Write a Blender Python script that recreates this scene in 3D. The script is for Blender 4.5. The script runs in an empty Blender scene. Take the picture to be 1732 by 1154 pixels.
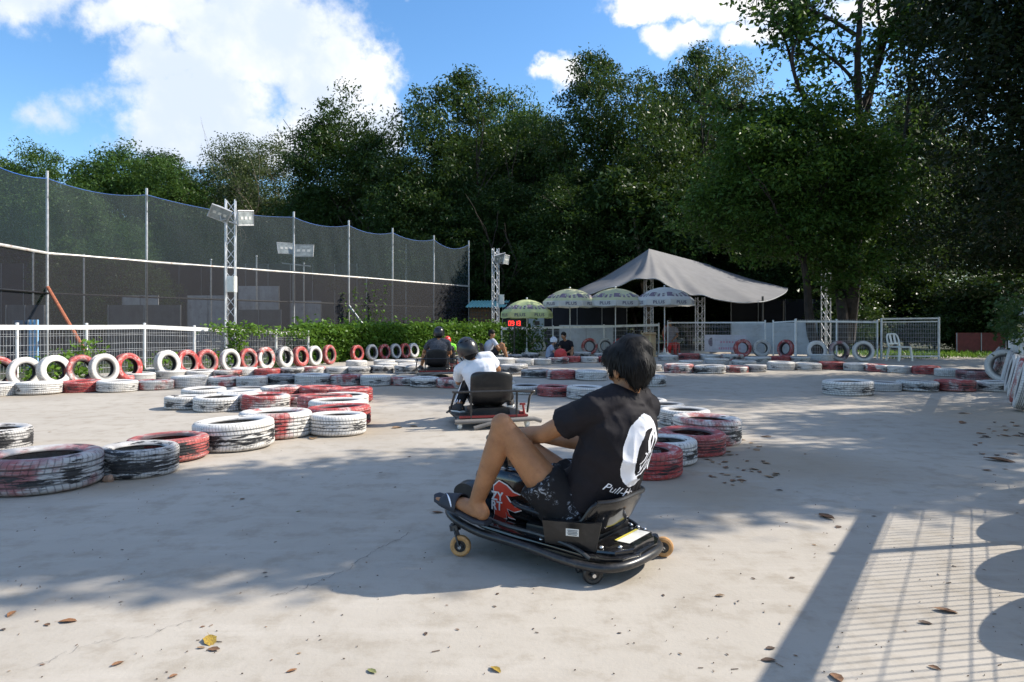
import bpy, bmesh, math, random
import numpy as np
from mathutils import Vector, Matrix, noise
R = math.radians
random.seed(11)
S = bpy.context.scene
COL = S.collection
# ------------------------------------------------------------------ camera
FPX, CH, HY = 1155.0, 1.05, 553.0          # focal length (photo px), eye height, horizon row
cd = bpy.data.cameras.new("camera"); cam = bpy.data.objects.new("camera", cd); COL.objects.link(cam)
cam.location = (0, 0, CH); cam.rotation_euler = (R(90), 0, 0)
cd.sensor_width = 36; cd.lens = 36 * FPX / 1732; cd.shift_y = -(577 - HY) / 1732
cd.clip_start = .05; cd.clip_end = 2000
S.camera = cam
# ------------------------------------------------------------------ light
SUN_EL, SUN_AZ = 39.0, 80.0                # azimuth from +Y towards +X
sd = Vector((math.sin(R(SUN_AZ)) * math.cos(R(SUN_EL)), math.cos(R(SUN_AZ)) * math.cos(R(SUN_EL)), math.sin(R(SUN_EL))))
ld = bpy.data.lights.new("sun", 'SUN'); sun = bpy.data.objects.new("sun", ld); COL.objects.link(sun)
ld.energy = 3.55; ld.angle = R(.55); ld.color = (1, .93, .82)
sun.location = (20, 5, 30); sun.rotation_euler = (-sd).to_track_quat('-Z', 'Y').to_euler()
W = bpy.data.worlds.new("World"); S.world = W; W.use_nodes = True
S.view_settings.view_transform = 'Standard'; S.view_settings.look = 'None'
S.view_settings.exposure = 1.05; S.view_settings.gamma = 1
S.cycles.transparent_max_bounces = 24; S.cycles.max_bounces = 8

class NT:
    """small node-tree helper"""
    def __init__(s, t): s.t = t; s.n = t.nodes; s.l = t.links
    def node(s, k, **kw):
        n = s.n.new(k)
        for a, v in kw.items(): setattr(n, a, v)
        return n
    def put(s, sock, v):
        if isinstance(v, bpy.types.NodeSocket): s.l.new(v, sock)
        elif v is not None: sock.default_value = v
    def m(s, op, a, b=None, c=None, clamp=False):
        n = s.node('ShaderNodeMath', operation=op, use_clamp=clamp)
        for i, v in enumerate((a, b, c)): s.put(n.inputs[i], v)
        return n.outputs[0]
    def noise(s, vec, scale, detail=4, rough=.55, dist=0):
        n = s.node('ShaderNodeTexNoise'); s.put(n.inputs['Vector'], vec)
        n.inputs['Scale'].default_value = scale; n.inputs['Detail'].default_value = detail
        n.inputs['Roughness'].default_value = rough; n.inputs['Distortion'].default_value = dist
        return n.outputs['Fac']
    def mix(s, f, a, b, mode='MIX'):
        n = s.node('ShaderNodeMix', data_type='RGBA', blend_type=mode)
        s.put(n.inputs[0], f); s.put(n.inputs[6], a); s.put(n.inputs[7], b)
        return n.outputs[2]
    def step(s, v, lo, hi):
        n = s.node('ShaderNodeMapRange', interpolation_type='SMOOTHSTEP')
        s.put(n.inputs[0], v); s.put(n.inputs[1], lo); s.put(n.inputs[2], hi); return n.outputs[0]
    def sep(s, v):
        n = s.node('ShaderNodeSeparateXYZ'); s.put(n.inputs[0], v); return n.outputs
    def comb(s, x, y, z):
        n = s.node('ShaderNodeCombineXYZ')
        for i, v in enumerate((x, y, z)): s.put(n.inputs[i], v)
        return n.outputs[0]
    def bump(s, h, strength=.3, dist=.01):
        n = s.node('ShaderNodeBump'); s.put(n.inputs['Height'], h)
        n.inputs['Strength'].default_value = strength; n.inputs['Distance'].default_value = dist
        return n.outputs[0]
def c4(c): return (c[0], c[1], c[2], 1)

# world: Nishita sky with procedural cumulus in world directions
w = NT(W.node_tree); bg = W.node_tree.nodes['Background']
sky = w.node('ShaderNodeTexSky', sky_type='NISHITA')
sky.sun_disc = False; sky.sun_elevation = R(SUN_EL); sky.sun_rotation = R(SUN_AZ)
sky.air_density = 1.0; sky.dust_density = .35; sky.ozone_density = 2.2
hs = w.node('ShaderNodeHueSaturation'); hs.inputs['Saturation'].default_value = 1.22; hs.inputs['Value'].default_value = 1.0
w.l.new(sky.outputs[0], hs.inputs['Color'])
tc = w.node('ShaderNodeTexCoord').outputs['Generated']
nz = w.node('ShaderNodeTexNoise'); w.put(nz.inputs['Vector'], tc); nz.inputs['Scale'].default_value = 9; nz.inputs['Detail'].default_value = 9; nz.inputs['Roughness'].default_value = .62
x, y, z = w.sep(tc)
ys = w.m('MAXIMUM', y, .08)
u = w.m('DIVIDE', x, ys); v = w.m('DIVIDE', z, ys)
fine = w.m('SUBTRACT', nz.outputs['Fac'], .5)
wz = w.node('ShaderNodeTexNoise'); w.put(wz.inputs['Vector'], tc); wz.inputs['Scale'].default_value = 20; wz.inputs['Detail'].default_value = 6; wz.inputs['Roughness'].default_value = .6
wr_, wg_, wb_ = w.sep(wz.outputs['Color'])
u0, v0 = u, v
u = w.m('ADD', u, w.m('MULTIPLY', w.m('SUBTRACT', wr_, .5), .11)); v = w.m('ADD', v, w.m('MULTIPLY', w.m('SUBTRACT', wg_, .5), .085))
def px2u(px): return (px - 866) / FPX
def py2v(py): return (HY - py) / FPX
dens = None
for (bx, by, rx, ry, k) in [(430, 60, 215, 130, 1), (560, 130, 125, 100, 1), (330, 165, 190, 95, .86), (430, 235, 170, 60, .9), (560, 215, 135, 70, .9),
                         (640, 215, 60, 75, .95), (250, 15, 200, 70, .9), (60, -20, 230, 80, .75), (265, 100, 105, 85, .8), (265, 190, 110, 60, .7), (320, 225, 160, 70, .8), (60, 205, 70, 32, .3),
                         (1190, 5, 185, 48, .85), (1095, 15, 75, 32, .75), (1155, 62, 75, 40, .7), (1265, 60, 85, 26, .6), (942, 120, 46, 32, .62), (520, -120, 300, 140, .9), (1500, 20, 150, 50, .7)]:
    du = w.m('DIVIDE', w.m('SUBTRACT', u, px2u(bx)), rx / FPX)
    dv = w.m('DIVIDE', w.m('SUBTRACT', v, py2v(by)), ry / FPX)
    q = w.m('MULTIPLY', w.m('SUBTRACT', 1.0, w.m('SQRT', w.m('ADD', w.m('MULTIPLY', du, du), w.m('MULTIPLY', dv, dv)))), k)
    dens = q if dens is None else w.m('MAXIMUM', dens, q)
dens = w.m('ADD', dens, w.m('MULTIPLY', fine, 1.35))
mask = w.m('MULTIPLY', w.step(dens, .0, .42), w.step(y, .1, .2))
# unseen scattered cloud, added above and behind to whiten the fill light
rest = w.m('MULTIPLY', w.step(w.noise(tc, 3.4, 8, .6), .50, .62), w.m('MAXIMUM', w.step(v0, .62, .9), w.step(y, .14, .05)))
rest = w.m('MULTIPLY', rest, w.step(z, .02, .15))
mask = w.m('MAXIMUM', mask, rest)
nz2 = w.noise(tc, 6.5, 6, .55)
body = w.m('MULTIPLY', w.step(w.m('ADD', nz2, w.m('MULTIPLY', u, .30)), .26, .52), 1.0)
ccol = w.mix(body, (3.3, 3.75, 4.5, 1), (5.0, 5.0, 5.05, 1))
skyc = w.mix(mask, hs.outputs[0], ccol)
w.l.new(skyc, bg.inputs['Color']); bg.inputs['Strength'].default_value = .115

# ------------------------------------------------------------------ pixel <-> world
def P(px, py, d): return Vector(((px - 866) / FPX * d, d, CH - (py - HY) / FPX * d))
def G(px, py):
    d = FPX * CH / (py - HY); return Vector(((px - 866) / FPX * d, d, 0))

# ------------------------------------------------------------------ materials
MATS = {}
def pm(name, col, rough=.6, metal=0, var=.15, scale=6, bump=0, bscale=60, spec=.5, coat=0, rvar=.1, dirt=None, trans=0):
    """principled material with noise in colour, roughness and relief"""
    m = bpy.data.materials.new(name); m.use_nodes = True
    t = NT(m.node_tree); b = t.n['Principled BSDF']
    oc = t.node('ShaderNodeTexCoord').outputs['Object']
    n1 = t.noise(oc, scale, 6, .6)
    c = t.mix(t.step(n1, .3, .7), c4([k * (1 - var) for k in col]), c4([min(1, k * (1 + var)) for k in col]))
    if dirt:
        c = t.mix(t.m('MULTIPLY', t.step(t.noise(oc, scale * 2.3, 8, .7), .5, .72), dirt[3]), c, c4(dirt))
    t.put(b.inputs['Base Color'], c)
    b.inputs['Metallic'].default_value = metal; b.inputs['Specular IOR Level'].default_value = spec
    b.inputs['Coat Weight'].default_value = coat
    t.put(b.inputs['Roughness'], t.m('ADD', rough - rvar / 2, t.m('MULTIPLY', n1, rvar)))
    if bump: t.put(b.inputs['Normal'], t.bump(t.noise(oc, bscale, 5, .6), bump))
    MATS[name] = m
    return m
white_paint = pm('white_paint', (.72, .72, .70), .45, var=.06, dirt=(.30, .22, .15, .55), scale=3)
galv = pm('galvanised_steel', (.50, .51, .52), .45, .6, var=.15, scale=9, dirt=(.22, .12, .07, .35))
grey_metal = pm('grey_metal', (.36, .37, .38), .5, .5, var=.12, scale=5)
rust = pm('rusty_red_steel', (.36, .12, .06), .75, .1, var=.3, scale=12)
black_metal = pm('black_metal', (.013, .013, .014), .36, .0, var=.3, scale=20, spec=.6, dirt=(.14, .12, .1, .35))
black_gloss = pm('black_gloss', (.008, .008, .009), .14, var=.3, scale=14, spec=.6, coat=.3, dirt=(.09, .08, .075, .3))
black_plastic = pm('black_plastic', (.010, .010, .011), .38, var=.25, scale=10, dirt=(.07, .065, .06, .3))
red_paint = pm('red_paint', (.26, .025, .022), .45, var=.2, scale=8)
urethane = pm('tan_urethane', (.50, .27, .10), .5, var=.2, scale=30, dirt=(.12, .08, .05, .6))
steel = pm('bright_steel', (.62, .62, .62), .25, .9, var=.05)
sticker_m = pm('sticker_white', (.66, .66, .62), .5, var=.1, dirt=(.3, .28, .25, .5))
sticker_y = pm('sticker_yellow', (.62, .54, .08), .5, var=.1)
grey_ink = pm('grey_ink', (.12, .12, .13), .6)
skin_m = pm('tanned_skin', (.345, .165, .078), .5, var=.16, scale=9, dirt=(.20, .085, .045, .45), bump=.22, bscale=160, spec=.35, rvar=.25)
b_ = skin_m.node_tree.nodes['Principled BSDF']; b_.inputs['Subsurface Weight'].default_value = .12; b_.inputs['Subsurface Radius'].default_value = (.02, .008, .004); b_.inputs['Subsurface Scale'].default_value = .3
skin_l = pm('light_skin', (.46, .27, .17), .5, var=.1, scale=14)
nail_m = pm('nail', (.5, .31, .22), .35)
hair_m = pm('black_hair', (.0055, .005, .005), .6, var=.3, scale=60, spec=.22)
tee_black = pm('black_tee', (.012, .010, .013), .78, var=.22, scale=9, bump=.35, bscale=14, spec=.25)
tee_white = pm('white_tee', (.74, .75, .79), .85, var=.04, scale=6, bump=.4, bscale=16, spec=.2)
tee_grey = pm('charcoal_tee', (.075, .078, .09), .85, var=.35, scale=40, bump=.3, bscale=16, spec=.2)
tee_pale = pm('pale_grey_top', (.42, .44, .5), .85, var=.1, bump=.3, bscale=20, spec=.2)
tee_blue = pm('blue_grey_top', (.33, .38, .47), .85, var=.12, bump=.3, bscale=20, spec=.2)
lime_m = pm('lime_vest', (.25, .80, .05), .7, var=.1)
print_white = pm('print_white', (.80, .80, .84), .7, var=.04, scale=20)
dark_cloth = pm('dark_cloth', (.02, .02, .024), .85, var=.3, spec=.2)
denim = pm('dark_denim', (.05, .06, .09), .85, var=.3, spec=.2)
red_plastic = pm('red_plastic', (.55, .035, .03), .4, var=.1)
white_plastic = pm('white_plastic', (.74, .74, .68), .4, var=.06, dirt=(.35, .3, .22, .4))
helmet_black = pm('helmet_black', (.018, .019, .022), .3, var=.15, spec=.55)
helmet_red = pm('helmet_red', (.62, .05, .04), .3, var=.1)
sandal_m = pm('sandal_grey', (.03, .034, .045), .7, var=.2)
cardboard = pm('cardboard', (.42, .28, .15), .8, var=.12)
teal_m = pm('teal_sheet', (.25, .55, .55), .5, var=.12)
brown_wood = pm('brown_wood', (.16, .09, .05), .8, var=.35, scale=12)
redbrown = pm('red_brown_panel', (.17, .035, .028), .7, var=.2)
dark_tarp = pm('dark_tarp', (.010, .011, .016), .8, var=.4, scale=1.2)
grey_board = pm('grey_board', (.14, .14, .145), .75, var=.25, scale=2)
pale_board = pm('pale_board', (.62, .60, .60), .7, var=.15, scale=2, dirt=(.2, .17, .14, .4))
blue_board = pm('blue_board', (.22, .45, .72), .6, var=.12, scale=2)
white_panel = pm('white_panel', (.52, .55, .57), .6, var=.1, scale=1.6, dirt=(.24, .2, .16, .5))
bark = pm('bark', (.04, .03, .024), .9, var=.5, scale=5, bump=.8, bscale=12)
bark_pale = pm('pale_bark', (.26, .21, .16), .85, var=.4, scale=4, bump=.5, bscale=9)
rock_m = pm('rubble', (.30, .19, .13), .9, var=.3, scale=14, bump=.6, bscale=25)
blue_rope = pm('blue_rope', (.04, .14, .45), .7)
black_rope = pm('black_cable', (.01, .01, .01), .6)
flame_red = pm('flame_red', (.52, .05, .025), .4, var=.15)
flame_white = pm('flame_white', (.75, .75, .75), .45, var=.06)
purple_m = pm('purple_print', (.17, .13, .17), .75, var=.2)
navy_m = pm('navy_print', (.05, .055, .13), .7)
pink_m = pm('pink_print', (.62, .30, .38), .7)
lens_glass = pm('lamp_glass', (.30, .33, .33), .12, spec=.8, var=.3)
def umb_mat(name, c0, c1, tl=.3):
    m = pm(name, c0, .8, var=.1, scale=2)
    t = NT(m.node_tree); b = t.n['Principled BSDF']
    o = t.n['Material Output']; tr = t.node('ShaderNodeBsdfTranslucent'); tr.inputs[0].default_value = c4(c1)
    mx = t.node('ShaderNodeMixShader'); mx.inputs[0].default_value = tl
    t.l.new(b.outputs[0], mx.inputs[1]); t.l.new(tr.outputs[0], mx.inputs[2]); t.l.new(mx.outputs[0], o.inputs['Surface'])
    return m
umb_green = umb_mat('umbrella_yellow_green', (.54, .60, .30), (.6, .7, .3))
umb_cream = umb_mat('umbrella_cream', (.56, .57, .36), (.7, .7, .35))
umb_white = umb_mat('umbrella_white', (.62, .62, .60), (.6, .6, .55))
tent_m = umb_mat('tent_fabric', (.165, .165, .172), (.2, .16, .12), .03)
led_m = bpy.data.materials.new('red_led'); led_m.use_nodes = True
b_ = led_m.node_tree.nodes['Principled BSDF']; b_.inputs['Base Color'].default_value = (.5, .01, .01, 1); b_.inputs['Emission Color'].default_value = (1, .03, .02, 1); b_.inputs['Emission Strength'].default_value = 2.2

def shorts_mat():
    m = pm('patterned_shorts', (.014, .014, .016), .85, spec=.2)
    t = NT(m.node_tree); b = t.n['Principled BSDF']; oc = t.node('ShaderNodeTexCoord').outputs['Object']
    k = t.m('MULTIPLY', t.step(t.noise(oc, 34, 6, .75, 1.5), .53, .6), t.step(t.noise(oc, 7, 2, .5), .5, .56))
    t.put(b.inputs['Base Color'], t.mix(k, (.014, .014, .016, 1), (.30, .33, .38, 1)))
    t.put(b.inputs['Normal'], t.bump(t.noise(oc, 22, 4, .6), .4)); return m
shorts_m = shorts_mat()
def stripe_mat():
    m = pm('striped_trousers', (.013, .013, .015), .85, spec=.2)
    return m
stripe_m = stripe_mat()

def leaf_mat(name, c, c2, trans=.35):
    m = bpy.data.materials.new(name); m.use_nodes = True
    t = NT(m.node_tree); b = t.n['Principled BSDF']; o = t.n['Material Output']
    orr = t.node('ShaderNodeObjectInfo').outputs['Random']; ri = t.node('ShaderNodeNewGeometry').outputs['Random Per Island']
    oc = t.node('ShaderNodeTexCoord').outputs['Object']
    f = t.m('ADD', t.m('MULTIPLY', ri, .6), t.m('MULTIPLY', t.step(t.noise(oc, .55, 3), .35, .65), .4))
    col = t.mix(f, c4(c), c4(c2)); col = t.mix(t.m('MULTIPLY', orr, .55), col, c4([c2[0] * 1.25, c2[1] * 1.1, c2[2] * 1.0]))
    t.put(b.inputs['Base Color'], col); b.inputs['Roughness'].default_value = .42; b.inputs['Specular IOR Level'].default_value = .18
    tr = t.node('ShaderNodeBsdfTranslucent'); t.put(tr.inputs[0], t.mix(.4, col, (.14, .22, .02, 1)))
    mx = t.node('ShaderNodeMixShader'); mx.inputs[0].default_value = trans
    t.l.new(b.outputs[0], mx.inputs[1]); t.l.new(tr.outputs[0], mx.inputs[2]); t.l.new(mx.outputs[0], o.inputs['Surface'])
    return m
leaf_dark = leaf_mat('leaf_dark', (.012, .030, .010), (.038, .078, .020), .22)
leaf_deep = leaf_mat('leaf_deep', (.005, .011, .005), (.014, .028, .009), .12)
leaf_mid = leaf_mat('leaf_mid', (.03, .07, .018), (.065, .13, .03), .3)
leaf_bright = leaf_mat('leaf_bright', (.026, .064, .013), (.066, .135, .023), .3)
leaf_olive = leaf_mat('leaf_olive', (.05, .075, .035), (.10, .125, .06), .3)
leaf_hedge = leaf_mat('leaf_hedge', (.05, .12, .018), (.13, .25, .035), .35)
def dry_leaf(name):
    m = bpy.data.materials.new(name); m.use_nodes = True
    t = NT(m.node_tree); b = t.n['Principled BSDF']
    oi = t.node('ShaderNodeObjectInfo'); oc = t.node('ShaderNodeTexCoord').outputs['Object']
    t.put(b.inputs['Base Color'], t.mix(t.step(t.noise(oc, 30, 5), .35, .7), oi.outputs['Color'], (.07, .035, .02, 1)))
    b.inputs['Roughness'].default_value = .75; return m
dry_m = dry_leaf('dry_leaf')

def tyre_mat():
    m = bpy.data.materials.new('painted_tyre'); m.use_nodes = True
    t = NT(m.node_tree); b = t.n['Principled BSDF']
    oc = t.node('ShaderNodeTexCoord').outputs['Object']; oi = t.node('ShaderNodeObjectInfo')
    x, y, z = t.sep(oc); red, wear, bright = [o for o in t.node('ShaderNodeSeparateColor').outputs][:3]
    sc = red.node; t.l.new(oi.outputs['Color'], sc.inputs[0])
    rnd = t.m('MULTIPLY', oi.outputs['Random'], 37.0)
    vs = t.comb(t.m('ADD', x, rnd), y, t.m('MULTIPLY', z, 12.0))      # streaks along the tread
    vb = t.comb(t.m('ADD', x, rnd), t.m('ADD', y, rnd), z)
    r = t.m('SQRT', t.m('ADD', t.m('MULTIPLY', x, x), t.m('MULTIPLY', y, y)))
    ang = t.m('ARCTAN2', y, x)
    onT = t.step(r, .282, .298)                                       # 1 on the tread
    inside = t.m('MULTIPLY', t.step(r, .296, .27), t.step(t.m('ABSOLUTE', z), .082, .066))
    nsp = t.m('ROUND', t.m('ADD', 44, t.m('MULTIPLY', oi.outputs['Random'], 34)))
    sip = t.m('SINE', t.m('ADD', t.m('MULTIPLY', ang, nsp), t.m('MULTIPLY', t.m('ABSOLUTE', z), t.m('MULTIPLY', t.m('SUBTRACT', t.m('FRACT', rnd), .35), 160))))
    sipe = t.m('MULTIPLY', t.step(sip, .72, .93), t.m('MULTIPLY', onT, t.step(t.m('ABSOLUTE', z), .012, .02)))
    groove = t.m('MULTIPLY', t.step(r, .3055, .3035), t.m('MULTIPLY', onT, t.step(t.m('ABSOLUTE', z), .072, .066)))
    streak = t.noise(vs, 7, 7, .68); big = t.noise(vb, 4.2, 4, .55)
    mid = t.m('MULTIPLY', t.step(t.m('ABSOLUTE', t.m('SUBTRACT', z, -.012)), .062, .014), onT)
    wv = t.m('ADD', t.m('ADD', t.m('MULTIPLY', streak, .70), t.m('MULTIPLY', big, .42)), t.m('ADD', t.m('MULTIPLY', mid, .105), t.m('MULTIPLY', wear, .31)))
    worn = t.step(wv, .785, .825)
    worn = t.m('MAXIMUM', worn, t.m('MULTIPLY', inside, .93))
    worn = t.m('MAXIMUM', worn, t.m('MULTIPLY', sipe, .40)); worn = t.m('MAXIMUM', worn, t.m('MULTIPLY', groove, .62))
    rn = t.m('ADD', t.m('MULTIPLY', t.noise(vb, 3.1, 5, .6), .75), t.m('ADD', t.m('MULTIPLY', streak, .25), t.m('SUBTRACT', t.m('MULTIPLY', red, 1.0), .5)))
    isred = t.step(rn, .46, .56)
    spk = t.step(t.noise(vb, 26, 7, .75), .38, .68)
    wcol = t.mix(t.m('MULTIPLY', spk, .55), (.70, .68, .645, 1), (.49, .45, .40, 1))
    rcol = t.mix(t.step(wear, .32, .6), t.mix(spk, (.46, .035, .032, 1), (.30, .04, .04, 1)), t.mix(spk, (.44, .13, .115, 1), (.25, .085, .075, 1)))
    # thin red left showing through the white and white showing through the red
    rcol = t.mix(t.m('MULTIPLY', t.step(streak, .50, .62), .7), rcol, (.60, .49, .46, 1))
    paint = t.mix(isred, wcol, rcol)
    paint = t.mix(t.m('MULTIPLY', t.step(t.noise(vb, 6, 6, .65), .5, .72), .35), paint, (.36, .30, .23, 1))
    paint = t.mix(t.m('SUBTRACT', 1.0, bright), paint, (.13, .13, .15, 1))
    mud = t.m('MULTIPLY', t.step(z, -.06, -.105), t.step(t.noise(vb, 9, 5, .7), .3, .6))
    paint = t.mix(t.m('MULTIPLY', mud, .6), paint, (.24, .18, .12, 1))
    rub = t.mix(t.noise(vb, 14, 4), (.010, .010, .012, 1), (.035, .034, .036, 1))
    t.put(b.inputs['Base Color'], t.mix(worn, paint, rub))
    b.inputs['Roughness'].default_value = .55
    h = t.m('SUBTRACT', t.m('MULTIPLY', t.noise(vb, 40, 4), .4), t.m('ADD', t.m('MULTIPLY', worn, .25), t.m('MULTIPLY', sipe, 1.2)))
    t.put(b.inputs['Normal'], t.bump(h, .6, .006))
    return m
tyre_m = tyre_mat()

def concrete_mat():
    m = bpy.data.materials.new('worn_concrete'); m.use_nodes = True
    t = NT(m.node_tree); b = t.n['Principled BSDF']
    oc = t.node('ShaderNodeTexCoord').outputs['Object']; x, y, z = t.sep(oc)
    n1 = t.noise(oc, .55, 6, .6); n2 = t.noise(oc, 5, 8, .68); n3 = t.noise(oc, 45, 5, .7)
    stretch = t.comb(t.m('MULTIPLY', t.m('ADD', x, t.m('MULTIPLY', y, .3)), .5), t.m('MULTIPLY', y, 3), 0)
    n4 = t.noise(stretch, 2.2, 7, .65)
    c = t.mix(t.step(n1, .3, .7), (.375, .336, .284, 1), (.45, .408, .35, 1))
    c = t.mix(t.m('MULTIPLY', t.step(n2, .46, .68), .50), c, (.265, .222, .168, 1))
    c = t.mix(t.m('MULTIPLY', t.step(t.noise(oc, 1.7, 7, .7), .55, .72), .45), c, (.27, .235, .18, 1))
    c = t.mix(t.m('MULTIPLY', t.step(n4, .5, .72), .35), c, (.51, .468, .41, 1))
    c = t.mix(t.m('MULTIPLY', t.step(n3, .58, .75), .30), c, (.20, .18, .155, 1))
    # sand and leaf dust gathered round tyre chains
    for (sx, sy, rr) in [(2.1, 5.3, 1.1), (1.2, 4.4, .7), (-1.7, 7.0, 1.0), (-3.1, 5.4, .8), (6.0, 8.0, 1.8), (5.3, 6.4, 1.2), (-2.6, 4.6, .5), (-1.6, 11.2, 1.6), (-8, 11.2, 2)]:
        dx = t.m('SUBTRACT', x, sx); dy = t.m('SUBTRACT', y, sy)
        q = t.m('SQRT', t.m('ADD', t.m('MULTIPLY', dx, dx), t.m('MULTIPLY', dy, dy)))
        k = t.step(t.m('ADD', t.m('DIVIDE', q, rr), t.m('MULTIPLY', t.m('SUBTRACT', n2, .5), 1.6)), 1.0, .25)
        c = t.mix(t.m('MULTIPLY', k, .55), c, (.29, .225, .15, 1))
    t.put(b.inputs['Base Color'], c); b.inputs['Roughness'].default_value = .85; b.inputs['Specular IOR Level'].default_value = .25
    h = t.m('ADD', t.m('MULTIPLY', n2, .8), t.m('MULTIPLY', n3, .35))
    t.put(b.inputs['Normal'], t.bump(h, .35, .012)); return m
concrete = concrete_mat()
def soil_mat():
    m = bpy.data.materials.new('dark_soil'); m.use_nodes = True
    t = NT(m.node_tree); b = t.n['Principled BSDF']; oc = t.node('ShaderNodeTexCoord').outputs['Object']
    c = t.mix(t.step(t.noise(oc, .6, 6, .6), .35, .65), (.05, .045, .03, 1), (.04, .06, .02, 1))
    t.put(b.inputs['Base Color'], c); b.inputs['Roughness'].default_value = .95
    t.put(b.inputs['Normal'], t.bump(t.noise(oc, 4, 6, .7), .8, .1)); return m
soil = soil_mat()
def net_mat(name, col, op, weave):
    m = bpy.data.materials.new(name); m.use_nodes = True
    t = NT(m.node_tree); b = t.n['Principled BSDF']; o = t.n['Material Output']; oc = t.node('ShaderNodeTexCoord').outputs['Object']
    b.inputs['Base Color'].default_value = c4(col); b.inputs['Roughness'].default_value = .7
    tr = t.node('ShaderNodeBsdfTransparent'); mx = t.node('ShaderNodeMixShader')
    x, y, z = t.sep(oc)
    k = t.m('ADD', op - .09, t.m('MULTIPLY', t.noise(t.comb(t.m('MULTIPLY', x, 5), t.m('MULTIPLY', y, 5), t.m('MULTIPLY', z, .6)), 1.5, 6, .65), .18))
    t.put(mx.inputs[0], k); t.l.new(tr.outputs[0], mx.inputs[1]); t.l.new(b.outputs[0], mx.inputs[2]); t.l.new(mx.outputs[0], o.inputs['Surface'])
    return m
net_up = net_mat('green_net', (.016, .034, .040), .50, 1)
net_low = net_mat('black_net', (.006, .007, .012), .71, 1)
# ------------------------------------------------------------------ builders
def tag(o, label=None, cat=None, group=None, kind=None):
    if label: o['label'] = label
    if cat: o['category'] = cat
    if group: o['group'] = group
    if kind: o['kind'] = kind
    return o
def thing(name, label, cat, loc=(0, 0, 0), rz=0, group=None):
    o = bpy.data.objects.new(name, None); COL.objects.link(o); o.empty_display_size = .1
    o.location = loc; o.rotation_euler = (0, 0, rz)
    return tag(o, label, cat, group)
def root_loc(o):
    v = Vector((0, 0, 0))
    while o: v += Vector(o.location); o = o.parent
    return v
def kids(o): return [c for c in bpy.data.objects if c.parent == o]
def dup(o, parent=None):
    cs = kids(o); c = o.copy(); COL.objects.link(c)
    if parent: c.parent = parent
    for k in cs: dup(k, c)
    return c

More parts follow.
